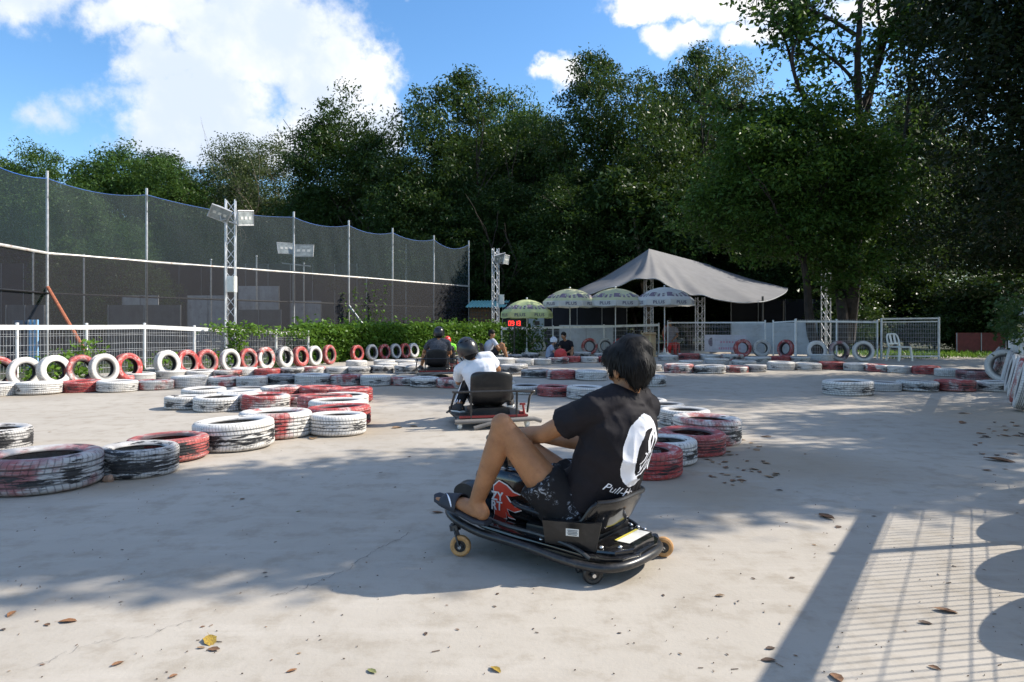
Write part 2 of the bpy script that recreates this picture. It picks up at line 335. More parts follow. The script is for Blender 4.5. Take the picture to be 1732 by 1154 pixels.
class MB:
    def __init__(s): s.v = []; s.f = []; s.m = []; s.cur = 0
    def add(s, vs, fs):
        n = len(s.v); s.v += [Vector(q) for q in vs]; s.f += [tuple(i + n for i in q) for q in fs]; s.m += [s.cur] * len(fs)
        return s
    def mat(s, i): s.cur = i; return s
    def box(s, c, size, rz=0, rot=None):
        hx, hy, hz = [k / 2 for k in size]; M = rot or Matrix.Rotation(rz, 3, 'Z'); c = Vector(c)
        vs = [c + M @ Vector((a * hx, b * hy, d * hz)) for d in (-1, 1) for b in (-1, 1) for a in (-1, 1)]
        return s.add(vs, [(0, 2, 3, 1), (4, 5, 7, 6), (0, 1, 5, 4), (2, 6, 7, 3), (0, 4, 6, 2), (1, 3, 7, 5)])
    def bar(s, a, b, wd, ht, up=(0, 0, 1)):
        a = Vector(a); b = Vector(b); d = b - a; L = d.length; d.normalize(); up = Vector(up)
        if abs(d.dot(up)) > .98: up = Vector((0, 1, 0))
        x = d.cross(up).normalized(); zz = x.cross(d)
        return s.box((a + b) / 2, (wd, L, ht), rot=Matrix((x, d, zz)).transposed())
    def tube(s, pts, r, n=8, caps=True, closed=False):
        pts = [Vector(p) for p in pts]; rs = r if isinstance(r, (list, tuple)) else [r] * len(pts)
        base = len(s.v); N = len(pts); prev = None; vs = []; fs = []
        for i, p in enumerate(pts):
            t = (pts[(i + 1) % N] - pts[i - 1]) if closed else (pts[min(i + 1, N - 1)] - pts[max(i - 1, 0)])
            t = t.normalized() if t.length > 1e-9 else Vector((0, 0, 1))
            if prev is None:
                a = t.cross(Vector((0, 0, 1)));
                if a.length < .05: a = t.cross(Vector((1, 0, 0)))
                a.normalize()
            else: a = (prev - t * prev.dot(t)).normalized()
            prev = a; b = t.cross(a)
            vs += [p + (a * math.cos(2 * math.pi * k / n) + b * math.sin(2 * math.pi * k / n)) * rs[i] for k in range(n)]
        for i in range(N if closed else N - 1):
            j = (i + 1) % N
            fs += [(i * n + k, i * n + (k + 1) % n, j * n + (k + 1) % n, j * n + k) for k in range(n)]
        if caps and not closed: fs += [tuple(range(n - 1, -1, -1)), tuple((N - 1) * n + k for k in range(n))]
        return s.add(vs, fs)
    def ell(s, c, r, rot=None, nu=14, nv=9):
        c = Vector(c); M = rot or Matrix.Identity(3); r = (r, r, r) if isinstance(r, (int, float)) else r
        vs = [c + M @ Vector((0, 0, -r[2]))]; fs = []
        for j in range(1, nv):
            th = math.pi * j / nv
            for i in range(nu):
                ph = 2 * math.pi * i / nu
                vs.append(c + M @ Vector((r[0] * math.sin(th) * math.cos(ph), r[1] * math.sin(th) * math.sin(ph), -r[2] * math.cos(th))))
        vs.append(c + M @ Vector((0, 0, r[2])))
        for i in range(nu):
            fs.append((0, 1 + (i + 1) % nu, 1 + i)); e = 1 + (nv - 2) * nu
            fs.append((len(vs) - 1, e + i, e + (i + 1) % nu))
            for j in range(nv - 2): q = 1 + j * nu; fs.append((q + i, q + (i + 1) % nu, q + nu + (i + 1) % nu, q + nu + i))
        return s.add(vs, fs)
    def cap(s, a, ra, b, rb, n=12):
        a = Vector(a); b = Vector(b); d = (b - a)
        if d.length > 1e-6: s.tube([a, b], [ra, rb], n)
        s.ell(a, ra, nu=n, nv=7); s.ell(b, rb, nu=n, nv=7); return s
    def lathe(s, prof, n, M=None, closed=False, ang=2 * math.pi):
        M = M or Matrix.Identity(4); vs = []; fs = []; K = len(prof)
        for i in range(n):
            a = ang * i / n
            vs += [M @ Vector((r * math.cos(a), r * math.sin(a), z)) for r, z in prof]
        for i in range(n):
            j = (i + 1) % n
            fs += [(i * K + k, j * K + k, j * K + (k + 1) % K, i * K + (k + 1) % K) for k in range(K if closed else K - 1)]
        return s.add(vs, fs)
    def loft(s, rings, n=20, p=2.0):
        """rings: (centre, half-axis vector, half-axis vector); closed ends"""
        vs = []; fs = []
        for c, a, b in rings:
            c = Vector(c); a = Vector(a); b = Vector(b)
            for k in range(n):
                t = 2 * math.pi * k / n; cx, sy = math.cos(t), math.sin(t)
                vs.append(c + a * math.copysign(abs(cx) ** (2 / p), cx) + b * math.copysign(abs(sy) ** (2 / p), sy))
        for i in range(len(rings) - 1):
            fs += [(i * n + k, i * n + (k + 1) % n, (i + 1) * n + (k + 1) % n, (i + 1) * n + k) for k in range(n)]
        fs += [tuple(range(n - 1, -1, -1)), tuple((len(rings) - 1) * n + k for k in range(n))]
        return s.add(vs, fs)
    def prism(s, poly, z0, z1, M=None):
        """poly: list of (x, y); extruded along z of matrix M"""
        M = M or Matrix.Identity(4); n = len(poly)
        vs = [M @ Vector((p[0], p[1], z)) for z in (z0, z1) for p in poly]
        return s.add(vs, [tuple(range(n - 1, -1, -1)), tuple(range(n, 2 * n))] + [(i, (i + 1) % n, n + (i + 1) % n, n + i) for i in range(n)])
    def grid(s, rows):
        nr, nc = len(rows), len(rows[0])
        return s.add([p for r in rows for p in r], [(i * nc + j, i * nc + j + 1, (i + 1) * nc + j + 1, (i + 1) * nc + j) for i in range(nr - 1) for j in range(nc - 1)])
    def xf(s, M): s.v = [M @ q for q in s.v]; return s
    def mesh(s, name, mats, smooth=True, angle=40, off=Vector((0, 0, 0))):
        me = bpy.data.meshes.new(name)
        me.from_pydata([tuple(q - off) for q in s.v], [], s.f)
        for m in (mats if isinstance(mats, (list, tuple)) else [mats]): me.materials.append(m)
        if any(s.m): me.polygons.foreach_set('material_index', s.m)
        bm = bmesh.new(); bm.from_mesh(me); bmesh.ops.recalc_face_normals(bm, faces=bm.faces); bm.to_mesh(me); bm.free()
        if smooth:
            me.polygons.foreach_set('use_smooth', [True] * len(me.polygons)); me.set_sharp_from_angle(angle=R(angle))
        return me
    def build(s, name, mats, parent=None, local=False, loc=None, smooth=True, angle=40):
        """world-space verts unless local; the child keeps location 0 under an unrotated root"""
        off = Vector((0, 0, 0))
        if loc is not None: off = Vector(loc)
        elif parent is not None and not local: off = root_loc(parent)
        o = bpy.data.objects.new(name, s.mesh(name, mats, smooth, angle, off)); COL.objects.link(o)
        if parent is not None: o.parent = parent
        if loc is not None: o.location = loc
        return o
def link_mesh(name, me, parent=None, loc=None):
    o = bpy.data.objects.new(name, me); COL.objects.link(o)
    if parent: o.parent = parent
    if loc is not None: o.location = loc
    return o
def remeshed(mb, name, mat, voxel, smooth=6, parent=None, local=False, post=None, keep_local=False):
    """one continuous skin over overlapping closed shapes"""
    off = root_loc(parent) if (parent is not None and not local) else Vector((0, 0, 0))
    me = mb.mesh('tmp', mat, True, 180, off); o = bpy.data.objects.new('tmp', me); COL.objects.link(o)
    r = o.modifiers.new('r', 'REMESH'); r.mode = 'VOXEL'; r.voxel_size = voxel; r.use_smooth_shade = True
    if smooth: q = o.modifiers.new('s', 'SMOOTH'); q.factor = .5; q.iterations = smooth
    dg = bpy.context.evaluated_depsgraph_get(); dg.update()
    nm = bpy.data.meshes.new_from_object(o.evaluated_get(dg)); bpy.data.objects.remove(o); bpy.data.meshes.remove(me)
    nm.name = name; nm.materials.clear(); nm.materials.append(mat)
    nm.polygons.foreach_set('use_smooth', [True] * len(nm.polygons))
    if post:
        for q in nm.vertices: q.co = post(q.co + off) - off
    return link_mesh(name, nm, parent)
_txt = {}
def text_shape(body, size=1.0, shear=0.0):
    """flat triangulated lettering in the xy plane, centred"""
    k = (body, size, shear)
    if k in _txt: return _txt[k]
    cu = bpy.data.curves.new('t', 'FONT'); cu.body = body; cu.size = size; cu.align_x = 'CENTER'; cu.align_y = 'CENTER'; cu.shear = shear; cu.resolution_u = 2
    o = bpy.data.objects.new('t', cu); COL.objects.link(o)
    dg = bpy.context.evaluated_depsgraph_get(); dg.update()
    me = bpy.data.meshes.new_from_object(o.evaluated_get(dg)); bpy.data.objects.remove(o)
    _txt[k] = ([v.co.copy() for v in me.vertices], [tuple(p.vertices) for p in me.polygons]); return _txt[k]
def put_text(mb, body, size, M, shear=0, sx=1, bold=0):
    vs, fs = text_shape(body, size, shear)
    offs = [(0, 0)] if not bold else [(0, 0), (bold, 0), (0, bold), (bold, bold)]
    for i, (a, b) in enumerate(offs):
        mb.add([M @ Vector((v.x * sx + a, v.y + b, i * .0004)) for v in vs], fs)
ORD = "first second third fourth fifth sixth seventh eighth ninth tenth eleventh twelfth thirteenth fourteenth fifteenth sixteenth seventeenth eighteenth nineteenth twentieth twenty-first twenty-second twenty-third twenty-fourth twenty-fifth twenty-sixth twenty-seventh twenty-eighth".split()

# ------------------------------------------------------------------ ground
def sheet(name, poly, z, m, n=1):
    mb = MB(); mb.add([(x, y, z) for x, y in poly], [tuple(range(len(poly)))])
    return tag(mb.build(name, m, smooth=False), kind='structure')
sheet('ground', [(-400, -300), (400, -300), (400, 500), (-400, 500)], -.012, soil)
sheet('concrete_track', [(-13, -6), (1.5, -6), (15.6, 21.6), (17, 30), (-2, 31), (-16.5, 0)], 0, concrete)
# wooded rise behind the yard
mb = MB(); rows = []
for j in range(26):
    row = []
    for i in range(50):
        X = -150 + i * 6.2; Y = 62 + j * 5
        h = 9 * (1 - math.exp(-max(0, Y - 62) / 25)) * (.8 + .35 * noise.noise(Vector((X * .02, Y * .02, 0)))) - .3
        row.append(Vector((X, Y, h)))
    rows.append(row)
mb.grid(rows); tag(mb.build('hillside', soil), kind='structure')
# cracks in the slab
def crack(pts, wd):
    mb = MB(); rnd = random.Random(5); q = []
    for a, b in zip(pts, pts[1:]):
        n = 14
        for k in range(n):
            p = a.lerp(b, k / n); q.append(p + Vector((rnd.uniform(-.012, .012), rnd.uniform(-.02, .02), .004)))
    rows = []
    for i, p in enumerate(q):
        wv = wd * rnd.uniform(.1, .8); rows.append([p + Vector((-wv, wv, 0)), p + Vector((wv, -wv, 0))])
    mb.grid(rows); tag(mb.build('ground_crack', black_rope, smooth=False), kind='structure')
crack([G(455, 1012), G(530, 990), G(585, 965), G(640, 930), G(700, 900)], .0013)
crack([G(50, 1133), G(140, 1095), G(250, 1075), G(330, 1050)], .001)
# ------------------------------------------------------------------ tyres
def tyre_mesh(name, grooves, wz=1.0, bulge=1.0, n=60, r0=.196):
    wz *= .9; prof = []; T = .31; H = .105 * wz; e = r0 - .196
    prof += [(.196 + e, -.074 * wz), (.205 + e, -.086 * wz), (.228 + e * .6, -.096 * wz), (.255, -H * bulge), (.280, -.102 * wz), (.297, -.094 * wz), (.3065, -.084 * wz), (.3095, -.074 * wz)]
    for g in grooves:
        z = g * wz; prof += [(T, z - .0055), (.3025, z - .004), (.3025, z + .004), (T, z + .0055)]
    prof += [(.3095, .074 * wz), (.3065, .084 * wz), (.297, .094 * wz), (.280, .102 * wz), (.255, H * bulge), (.228 + e * .6, .096 * wz), (.205 + e, .086 * wz), (.196 + e, .074 * wz),
             (.204 + e, .066 * wz), (.25, .074 * wz), (.285, .066 * wz), (.293, .03 * wz), (.293, -.03 * wz), (.285, -.066 * wz), (.25, -.074 * wz), (.204 + e, -.066 * wz)]
    mb = MB(); mb.lathe(prof, n, closed=True)
    return mb.mesh(name, tyre_m, True, 32)
TM = [tyre_mesh('tyre_mesh', (-.052, -.026, .004, .03, .052), .9, 1.0, r0=.178), tyre_mesh('tyre_mesh', (-.03, .03), 1.0, 1.03, r0=.182), tyre_mesh('tyre_mesh', (-.05, -.018, .018, .05)), tyre_mesh('tyre_mesh', (-.045, 0, .045), .92), tyre_mesh('tyre_mesh', (-.056, -.03, 0, .03, .056), 1.06, .97), tyre_mesh('tyre_mesh', (-.04, -.012, .012, .04), .84, 1.02, r0=.176)]
COLS = {  # redness, wear, brightness, wording
    'w': (.22, .30, 1, 'white'), 'ww': (.20, .47, 1, 'scuffed white'), 'wx': (.10, .12, 1, 'clean white'), 'wr': (.50, .42, 1, 'white and red'),
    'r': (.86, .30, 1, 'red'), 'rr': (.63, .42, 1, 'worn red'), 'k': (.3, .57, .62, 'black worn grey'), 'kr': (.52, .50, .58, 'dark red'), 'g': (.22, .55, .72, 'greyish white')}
TRND = random.Random(3)
def paint(o, code):
    a, b, c, _ = COLS[code]
    o.color = (max(0, min(1, a + TRND.uniform(-.03, .03))), max(0, b + TRND.uniform(-.05, .05)), c, 1)
FLAT = []
def flat_row(where, group, items, end='left', grow=True):
    for i, (cx, yb, wpx, code) in enumerate(items):
        df = FPX * CH / (yb - HY)
        if wpx: d = df / (1 - wpx / (2 * FPX)); D = min(.74, max(.52, wpx * d / FPX))
        else: D = .6; d = df + .3
        FLAT.append([(cx - 866) / FPX * d, d, D, code, where, group, i, len(items), end])
flat_row('the lower left chain', 'tyres of the near left chain', [(-72, 842, 158, 'k'), (89, 836, 176, 'kr'), (231, 809, 122, 'k'), (310, 784, 124, 'rr'), (393, 768, 132, 'ww'),
    (477, 749, 120, 'wr'), (552, 735, 92, 'w'), (572, 721, 102, 'rr'), (568, 712, 96, 'w'), (565, 704, 90, 'rr'), (572, 696, 80, 'wx'), (574, 689, 76, 'r'), (540, 681, 72, 'r'),
    (480, 679, 70, 'wr'), (430, 677, 70, 'w')], 'near')
flat_row('the second chain at left', 'tyres of the second left chain', [(319, 695, 66, 'ww'), (371, 698, 80, 'ww'), (450, 697, 80, 'wr'), (512, 691, 70, 'wr'), (345, 683, 70, 'w'), (405, 688, 72, 'wx')], 'left')
flat_row('the left picture edge', 'tyre at the left edge', [(-6, 767, 84, 'k')])
flat_row('the front kerb row', 'tyres of the left kerb row', [(8, 671, 62, 'w'), (73, 669, 66, 'w'), (138, 666, 62, 'rr'), (202, 664, 62, 'w'), (263, 661, 58, 'wr'), (323, 658, 60, 'wx'),
    (376, 656, 52, 'wr'), (424, 655, 52, 'w'), (468, 654, 54, 'k'), (526, 654, 60, 'w'), (586, 653, 54, 'wr'), (637, 654, 52, 'w'), (683, 653, 44, 'wr'), (722, 656, 44, 'ww'), (762, 657, 44, 'wr'), (803, 659, 44, 'w'),
    (845, 663, 44, 'wr'), (890, 668, 54, 'w'), (937, 672, 52, 'rr'), (991, 677, 64, 'ww'), (1047, 684, 66, 'w')])
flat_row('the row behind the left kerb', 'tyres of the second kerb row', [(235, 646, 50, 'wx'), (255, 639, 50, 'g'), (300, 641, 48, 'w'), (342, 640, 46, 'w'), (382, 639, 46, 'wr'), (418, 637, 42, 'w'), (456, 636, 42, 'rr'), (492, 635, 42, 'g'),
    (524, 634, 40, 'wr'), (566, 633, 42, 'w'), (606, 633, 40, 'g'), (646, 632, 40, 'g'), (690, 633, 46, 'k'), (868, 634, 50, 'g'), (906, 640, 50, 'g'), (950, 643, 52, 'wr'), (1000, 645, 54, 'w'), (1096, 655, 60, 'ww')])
flat_row('the row by the hedge', 'tyres by the hedge', [(603, 622, 36, 'w'), (650, 620, 36, 'wx'), (684, 619, 36, 'wx'), (655, 626, 36, 'ww'), (690, 625, 34, 'w')])
flat_row('the chain behind the rider', 'tyres of the middle chain', [(1092, 812, 98, 'rr'), (1122, 790, 92, 'ww'), (1170, 775, 114, 'rr'), (1196, 757, 112, 'wr'), (1182, 738, 92, 'ww'), (1158, 724, 86, 'w'),
    (1120, 710, 76, 'w'), (1092, 698, 70, 'wx')], 'near')
flat_row('the far inner row', 'tyres of the far inner row', [(850, 620, 42, 'wx'), (884, 619, 38, 'w'), (915, 618, 36, 'wx'), (944, 616, 36, 'wr'), (971, 614, 34, 'r'), (997, 614, 32, 'w'), (1022, 614, 32, 'r'), (1048, 613, 34, 'w'), (1084, 612, 34, 'r'),
    (1130, 611, 34, 'w'), (1165, 610, 36, 'rr'), (1201, 610, 36, 'wx'), (1238, 611, 38, 'wr'), (1282, 615, 46, 'ww'), (1318, 613, 36, 'r'), (1352, 613, 36, 'w'), (1390, 612, 38, 'wx')])
flat_row('the far middle row', 'tyres of the far middle row', [(1100, 628, 38, 'w'), (1148, 632, 50, 'wr'), (1200, 633, 54, 'ww'), (1246, 631, 38, 'wr'), (1277, 630, 34, 'k'), (1168, 621, 40, 'wx'), (1212, 620, 40, 'wx'), (1258, 621, 40, 'w')])
flat_row('the far right curved row', 'tyres of the far right row', [(1321, 627, 44, 'w'), (1366, 627, 44, 'w'), (1407, 626, 42, 'rr'), (1448, 628, 40, 'w'), (1485, 630, 38, 'wr'), (1523, 632, 40, 'w'), (1565, 634, 43, 'r'), (1604, 638, 40, 'w'), (1650, 643, 58, 'kr')])
flat_row('the short row at right', 'tyres of the short right row', [(1434, 671, 79, 'ww'), (1496, 663, 46, 'w'), (1550, 664, 64, 'ww'), (1615, 664, 62, 'rr'), (1682, 664, 54, 'ww')])
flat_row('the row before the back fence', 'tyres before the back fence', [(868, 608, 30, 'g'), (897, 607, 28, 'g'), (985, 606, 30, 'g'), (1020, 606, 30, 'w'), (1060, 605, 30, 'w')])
A = np.array([[f[0], f[1], f[2] / 2] for f in FLAT])
for it in range(60):                                     # push overlapping tyres apart
    d = A[:, None, :2] - A[None, :, :2]; L = np.sqrt((d ** 2).sum(-1)) + 1e-9
    need = (A[:, None, 2] + A[None, :, 2]) * .95 - L; np.fill_diagonal(need, 0); need = np.clip(need, 0, None)
    A[:, :2] += (d / L[..., None] * need[..., None] * .25).sum(1) * np.array([.45, 1.0])
for (X, Y, r), f in zip(A, FLAT):
    D, code, where, group, i, n, end = f[2:]
    me = TM[TRND.choice([0, 1, 2, 2, 3, 4, 4, 5])]; o = link_mesh('tyre', me); s = D / .62
    hz = max(abs(v.co.z) for v in me.vertices); sz = min(1.06, s) * (1.16 if Y < 8.5 else 1.0) * TRND.uniform(.95, 1.05)
    o.scale = (s * TRND.uniform(.975, 1.02), s * TRND.uniform(.975, 1.02), sz); o.location = (X, Y, hz * sz + .001)
    o.rotation_euler = (R(TRND.uniform(-1.6, 1.6)), R(TRND.uniform(-1.6, 1.6)), TRND.uniform(0, 6.28)); paint(o, code)
    if n == 1: lab = 'scuffed black and white tyre lying flat, cut off by the left picture edge'
    else: lab = f"{COLS[code][3]} flat tyre, {ORD[i]} from the {end} in {where}" if end == 'left' else f"{COLS[code][3]} flat tyre, {ORD[i]} from the near end of {where}"
    tag(o, lab, 'tyre', group)
def upright(px, py, hpx, yaw, code, label, group, lean=6, d=None, D=.62):
    d = d or FPX * D / hpx; X = (px - 866) / FPX * d
    o = link_mesh('tyre', TM[TRND.choice([0, 0, 1, 5, 5])]); k = D / .62
    a = R(yaw); n = Vector((math.cos(a), math.sin(a), 0))          # horizontal direction the open side faces
    up = (Vector((0, 0, 1)) * math.cos(R(lean)) - n * math.sin(R(lean))).normalized(); ax = (n * math.cos(R(lean)) + Vector((0, 0, 1)) * math.sin(R(lean))).normalized()
    sx = up.cross(ax); M = Matrix((sx, up, ax)).transposed() @ Matrix.Rotation(TRND.uniform(0, 6.28), 3, 'Z')
    o.rotation_euler = M.to_euler(); o.location = (X, d, D / 2 * math.cos(R(lean)) + .09 * math.sin(R(lean)))
    o.scale = (k, k * TRND.uniform(.97, 1.0), k * TRND.uniform(.82, .98)); paint(o, code); tag(o, label, 'tyre', group); return o
ups = [(-4, 12.7, 'r'), (41, 12.9, 'wx'), (92, 13.1, 'wx'), (137, 13.5, 'kr'), (176, 13.8, 'wx'), (216, 14.4, 'r'), (283, 15.5, 'w'), (317, 16.1, 'r'), (350, 16.7, 'r'), (389, 17.2, 'w'), (420, 17.8, 'r'), (449, 18.3, 'wr'),
       (481, 19.0, 'g'), (508, 19.7, 'rr'), (532, 20.3, 'w'), (557, 20.9, 'kr')]
for i, (px, d, code) in enumerate(ups):
    if code == 'kr': code = 'rr'
    upright(px, 0, 0, -27 + i * .4 + TRND.uniform(-4, 4), code, f"{COLS[code][3]} tyre standing upright, {ORD[i]} from the left along the white mesh fence", 'tyres standing along the left fence', TRND.uniform(4, 10), d=d * .905, D=TRND.uniform(.53, .56))
for i, (px, d, code) in enumerate([(604, 20.5, 'r'), (629, 21.2, 'w'), (650, 21.7, 'r'), (669, 22.2, 'w'), (685, 22.6, 'r'), (699, 23.0, 'wx')]):
    upright(px, 0, 0, -30 + TRND.uniform(-4, 4), code, f"{COLS[code][3]} tyre standing upright against the hedge, {ORD[i]} from the left", 'tyres standing against the hedge', 6, d=d, D=.50)
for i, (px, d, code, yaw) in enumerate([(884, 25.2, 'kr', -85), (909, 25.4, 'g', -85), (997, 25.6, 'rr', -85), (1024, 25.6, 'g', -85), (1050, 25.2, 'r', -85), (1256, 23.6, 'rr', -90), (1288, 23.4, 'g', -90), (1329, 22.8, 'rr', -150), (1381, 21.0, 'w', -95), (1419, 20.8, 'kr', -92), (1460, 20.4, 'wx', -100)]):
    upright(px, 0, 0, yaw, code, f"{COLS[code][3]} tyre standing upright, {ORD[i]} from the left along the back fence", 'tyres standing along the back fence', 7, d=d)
# right fence: X = 6.57 + (d - 8.5) * .674
def RF(d, off=0): return Vector((6.57 + (d - 8.5) * .674 - off * .83, d + off * .56, 0))
rl = [(12.75, .2, -123, 'wx'), (13.4, .28, 150, 'kr'), (14.1, .24, 146, 'wr'), (11.9, .15, 146, 'w'), (11.2, .15, 146, 'g'), (10.5, .15, 148, 'wx'), (9.8, .15, 146, 'w'), (9.1, .15, 144, 'wr'), (8.4, .15, 146, 'w'),
      (4.15, .13, 146, 'w'), (3.55, .13, 146, 'r'), (2.95, .13, 146, 'w'), (2.40, .13, 146, 'wr'), (1.76, .13, 146, 'w')]
for i, (d, off, yaw, code) in enumerate(rl):
    p = RF(d, off)
    lab = ('white tyre with its open side to the camera by the right fence' if i == 0 else f"{COLS[code][3]} tyre leaning on the right fence, {ORD[i - 1]} beyond the white ring tyre" if i < 3 else
           f"{COLS[code][3]} tyre leaning on the right fence, {ORD[i - 3]} nearer than the ring tyre")
    upright(866 + FPX * p.x / p.y, 0, 0, yaw, code, lab, 'tyres leaning on the right fence', 12 if i else 5, d=p.y)

# ------------------------------------------------------------------ mesh fences
def mesh_fence(name, label, pts, H, top=True, posts=True, step=.055, hstep=.16, spikes=False, rail=.09, group=None, wire=.0028):
    """pts: ground points of the posts, H: height at each"""
    base = Vector(pts[0]); t = thing(name, label, 'fence', base, group=group)
    for p, h in zip(pts, H):
        p = Vector(p); MB().tube([p, p + Vector((0, 0, h + .07))], .026, 10).ell(p + Vector((0, 0, h + .07)), (.03, .03, .014)).build('post', white_paint if top else galv, t)
    for i in range(len(pts) - 1):
        a, b = Vector(pts[i]), Vector(pts[i + 1]); ha, hb = H[i], H[i + 1]; L = (b - a).length; mb = MB(); dr = (b - a) / L; nn = Vector((-dr.y, dr.x, 0))
        n = int(L / step); jr = random.Random(int(a.x * 100))
        for k in range(1, n):
            p = a.lerp(b, k / n); h = ha + (hb - ha) * k / n
            p = p + dr * jr.uniform(-.004, .004); mb.tube([p + Vector((0, 0, .05)), p + nn * jr.gauss(0, .006) + dr * jr.gauss(0, .004) + Vector((0, 0, h * .5)), p + Vector((0, 0, h + (.07 if spikes else -.01)))], wire, 4, caps=False)
        z = .08
        while z < ha - .02:
            mb.tube([a + Vector((0, 0, z)), b + Vector((0, 0, z * hb / ha))], wire * 1.25, 4, caps=False)
            if abs(z - ha * .5) < hstep * .5 or z > ha - hstep * 1.2:           # folded stiffening bead
                mb.tube([a + nn * .025 + Vector((0, 0, z + .04)), b + nn * .025 + Vector((0, 0, z + .04))], wire * 1.25, 4, caps=False)
            z += hstep
        mb.build('mesh_panel', galv, t, smooth=False)
        if top:
            MB().bar(a + Vector((0, 0, ha)), b + Vector((0, 0, hb)), .055, rail).build('top_rail', white_paint, t)
    return t
dv = Vector((.41, .912, 0)); o0 = Vector((-8.82, 11.77, 0))
ts = [k * .905 for k in (-1.1, .3, 1.68, 3.05, 4.43, 5.85, 7.25, 8.6)]
mesh_fence('mesh_fence', 'low white wire mesh fence with flat white top rail behind the left upright tyres', [o0 + dv * t for t in ts], [1.04, 1.04, 1.04, 1.05, 1.0, .95, .9, .86], rail=.085)
ds = [-.6, .75, 2.1, 3.45, 4.8, 6.15, 7.5, 8.85, 10.2, 11.55, 12.9, 14.25, 15.4]
mesh_fence('mesh_fence', 'white wire mesh fence with flat top rail running along the right picture edge', [RF(d) for d in ds], [1.30] * len(ds), rail=.10)
bp = [(-.4, 26.4), (1.6, 26.6), (3.5, 26.0), (5.55, 25.8)]
mesh_fence('mesh_fence', 'grey wire mesh back fence behind the parasols and the LED clock', [Vector((x, y, 0)) for x, y in bp], [.98, 1.02, 1.06, 1.12])
bq = [(5.75, 25.2), (8.75, 23.6)]
mesh_fence('mesh_fence', 'grey framed mesh fence panel in front of the pale banner', [Vector((x, y, 0)) for x, y in bq], [1.2, 1.2], rail=.05)
mesh_fence('mesh_fence', 'short grey mesh fence with white rail before the white sheet panel', [Vector((8.95, 23.4, 0)), Vector((9.4, 22.6, 0))], [1.2, 1.24], rail=.04)
mesh_fence('mesh_fence', 'spiked grey mesh fence with white rail behind the three far right upright tyres', [P(1345, 553, 22) * Vector((1, 1, 0)), P(1415, 553, 22) * Vector((1, 1, 0)), P(1484, 553, 22) * Vector((1, 1, 0))], [1.22, 1.22, 1.2], spikes=True, rail=.06)
# swing gate with its own frame
ga, gb = P(1491, 553, 21.6) * Vector((1, 1, 0)), P(1588, 553, 21.6) * Vector((1, 1, 0))
t = thing('mesh_gate', 'square galvanised mesh gate in a tube frame with the white chair behind it', 'gate', ga)
zz = Vector((0, 0, 1))
MB().tube([ga + zz * .02, ga + zz * 1.32], .035, 10).tube([gb + zz * .02, gb + zz * 1.36], .035, 10).build('post', galv, t)
MB().bar(ga + zz * 1.30, gb + zz * 1.32, .04, .05).bar(ga + zz * 1.2, gb + zz * 1.22, .03, .04).bar(ga + zz * .12, gb + zz * .12, .04, .05).build('frame', galv, t)
mb = MB()
for k in range(1, 34): p = ga.lerp(gb, k / 34); mb.tube([p + zz * .12, p + zz * 1.22], .003, 4, caps=False)
for k in range(8): mb.tube([ga + zz * (.2 + k * .13), gb + zz * (.2 + k * .13)], .0035, 4, caps=False)
mb.build('mesh_panel', galv, t, smooth=False)
# white backing sheets and banner
def board(name, label, cat, a, b, z0, z1, m, th=.04, group=None, ribs=0):
    a = Vector(a); b = Vector(b); t = thing(name, label, cat, Vector((a.x, a.y, z0)), group=group)
    mb = MB(); up = Vector((0, 0, z0)); mb.bar(a + zz * (z0 + z1) / 2, b + zz * (z0 + z1) / 2, th, z1 - z0); mb.build('sheet', m, t)
    n = max(2, int((b - a).length / 1.2)) + 1; nn = (b - a).cross(zz).normalized()
    for k in range(n): p = a.lerp(b, k / (n - 1)) - nn * (th / 2 + .012) * (1 if nn.y > 0 else -1); MB().bar(p + zz * (z0 + .003), p + zz * (z1 - .003), .03, .024, up=nn).build('batten', grey_metal, t)
    return t
board('backing_panel', 'long white corrugated backing panel under the parasols behind the back fence', 'panel', (1.9, 27.3, 0), (4.0, 27.0, 0), .06, 1.12, white_panel)
board('backing_panel', 'white backing sheet behind the back fence right of the pale banner', 'panel', (8.1, 25.2, 0), (10.8, 24.2, 0), .06, 1.2, white_panel)
mb = MB(); a = P(1192, 566, 24.9); b = P(1262, 566, 24.4)
t = thing('banner', 'pale printed banner with pink lettering tied to the framed mesh fence', 'banner', Vector((a.x, a.y, .45)))
A0, B0 = Vector((a.x, a.y, 0)), Vector((b.x, b.y, 0)); mb.bar(A0 + zz * .45, B0 + zz * .45, .012, .62); mb.build('sheet', pm('banner_sheet', (.60, .58, .64), .6, var=.08), t)
mb = MB(); nrm = -Vector((-(B0 - A0).y, (B0 - A0).x, 0)).normalized()
for k in range(7): mb.bar(A0.lerp(B0, .38 + k * .07) + zz * .5 + nrm * .012, A0.lerp(B0, .42 + k * .07) + zz * .5 + nrm * .012, .004, .07)
for k in range(10): mb.bar(A0.lerp(B0, .34 + k * .055) + zz * .27 + nrm * .012, A0.lerp(B0, .375 + k * .055) + zz * .27 + nrm * .012, .004, .08)
mb.build('lettering', pink_m, t)
mb = MB(); mb.ell(A0.lerp(B0, .17) + zz * .5 + nrm * .01, (.12, .006, .16)); mb.build('portrait', purple_m, t)
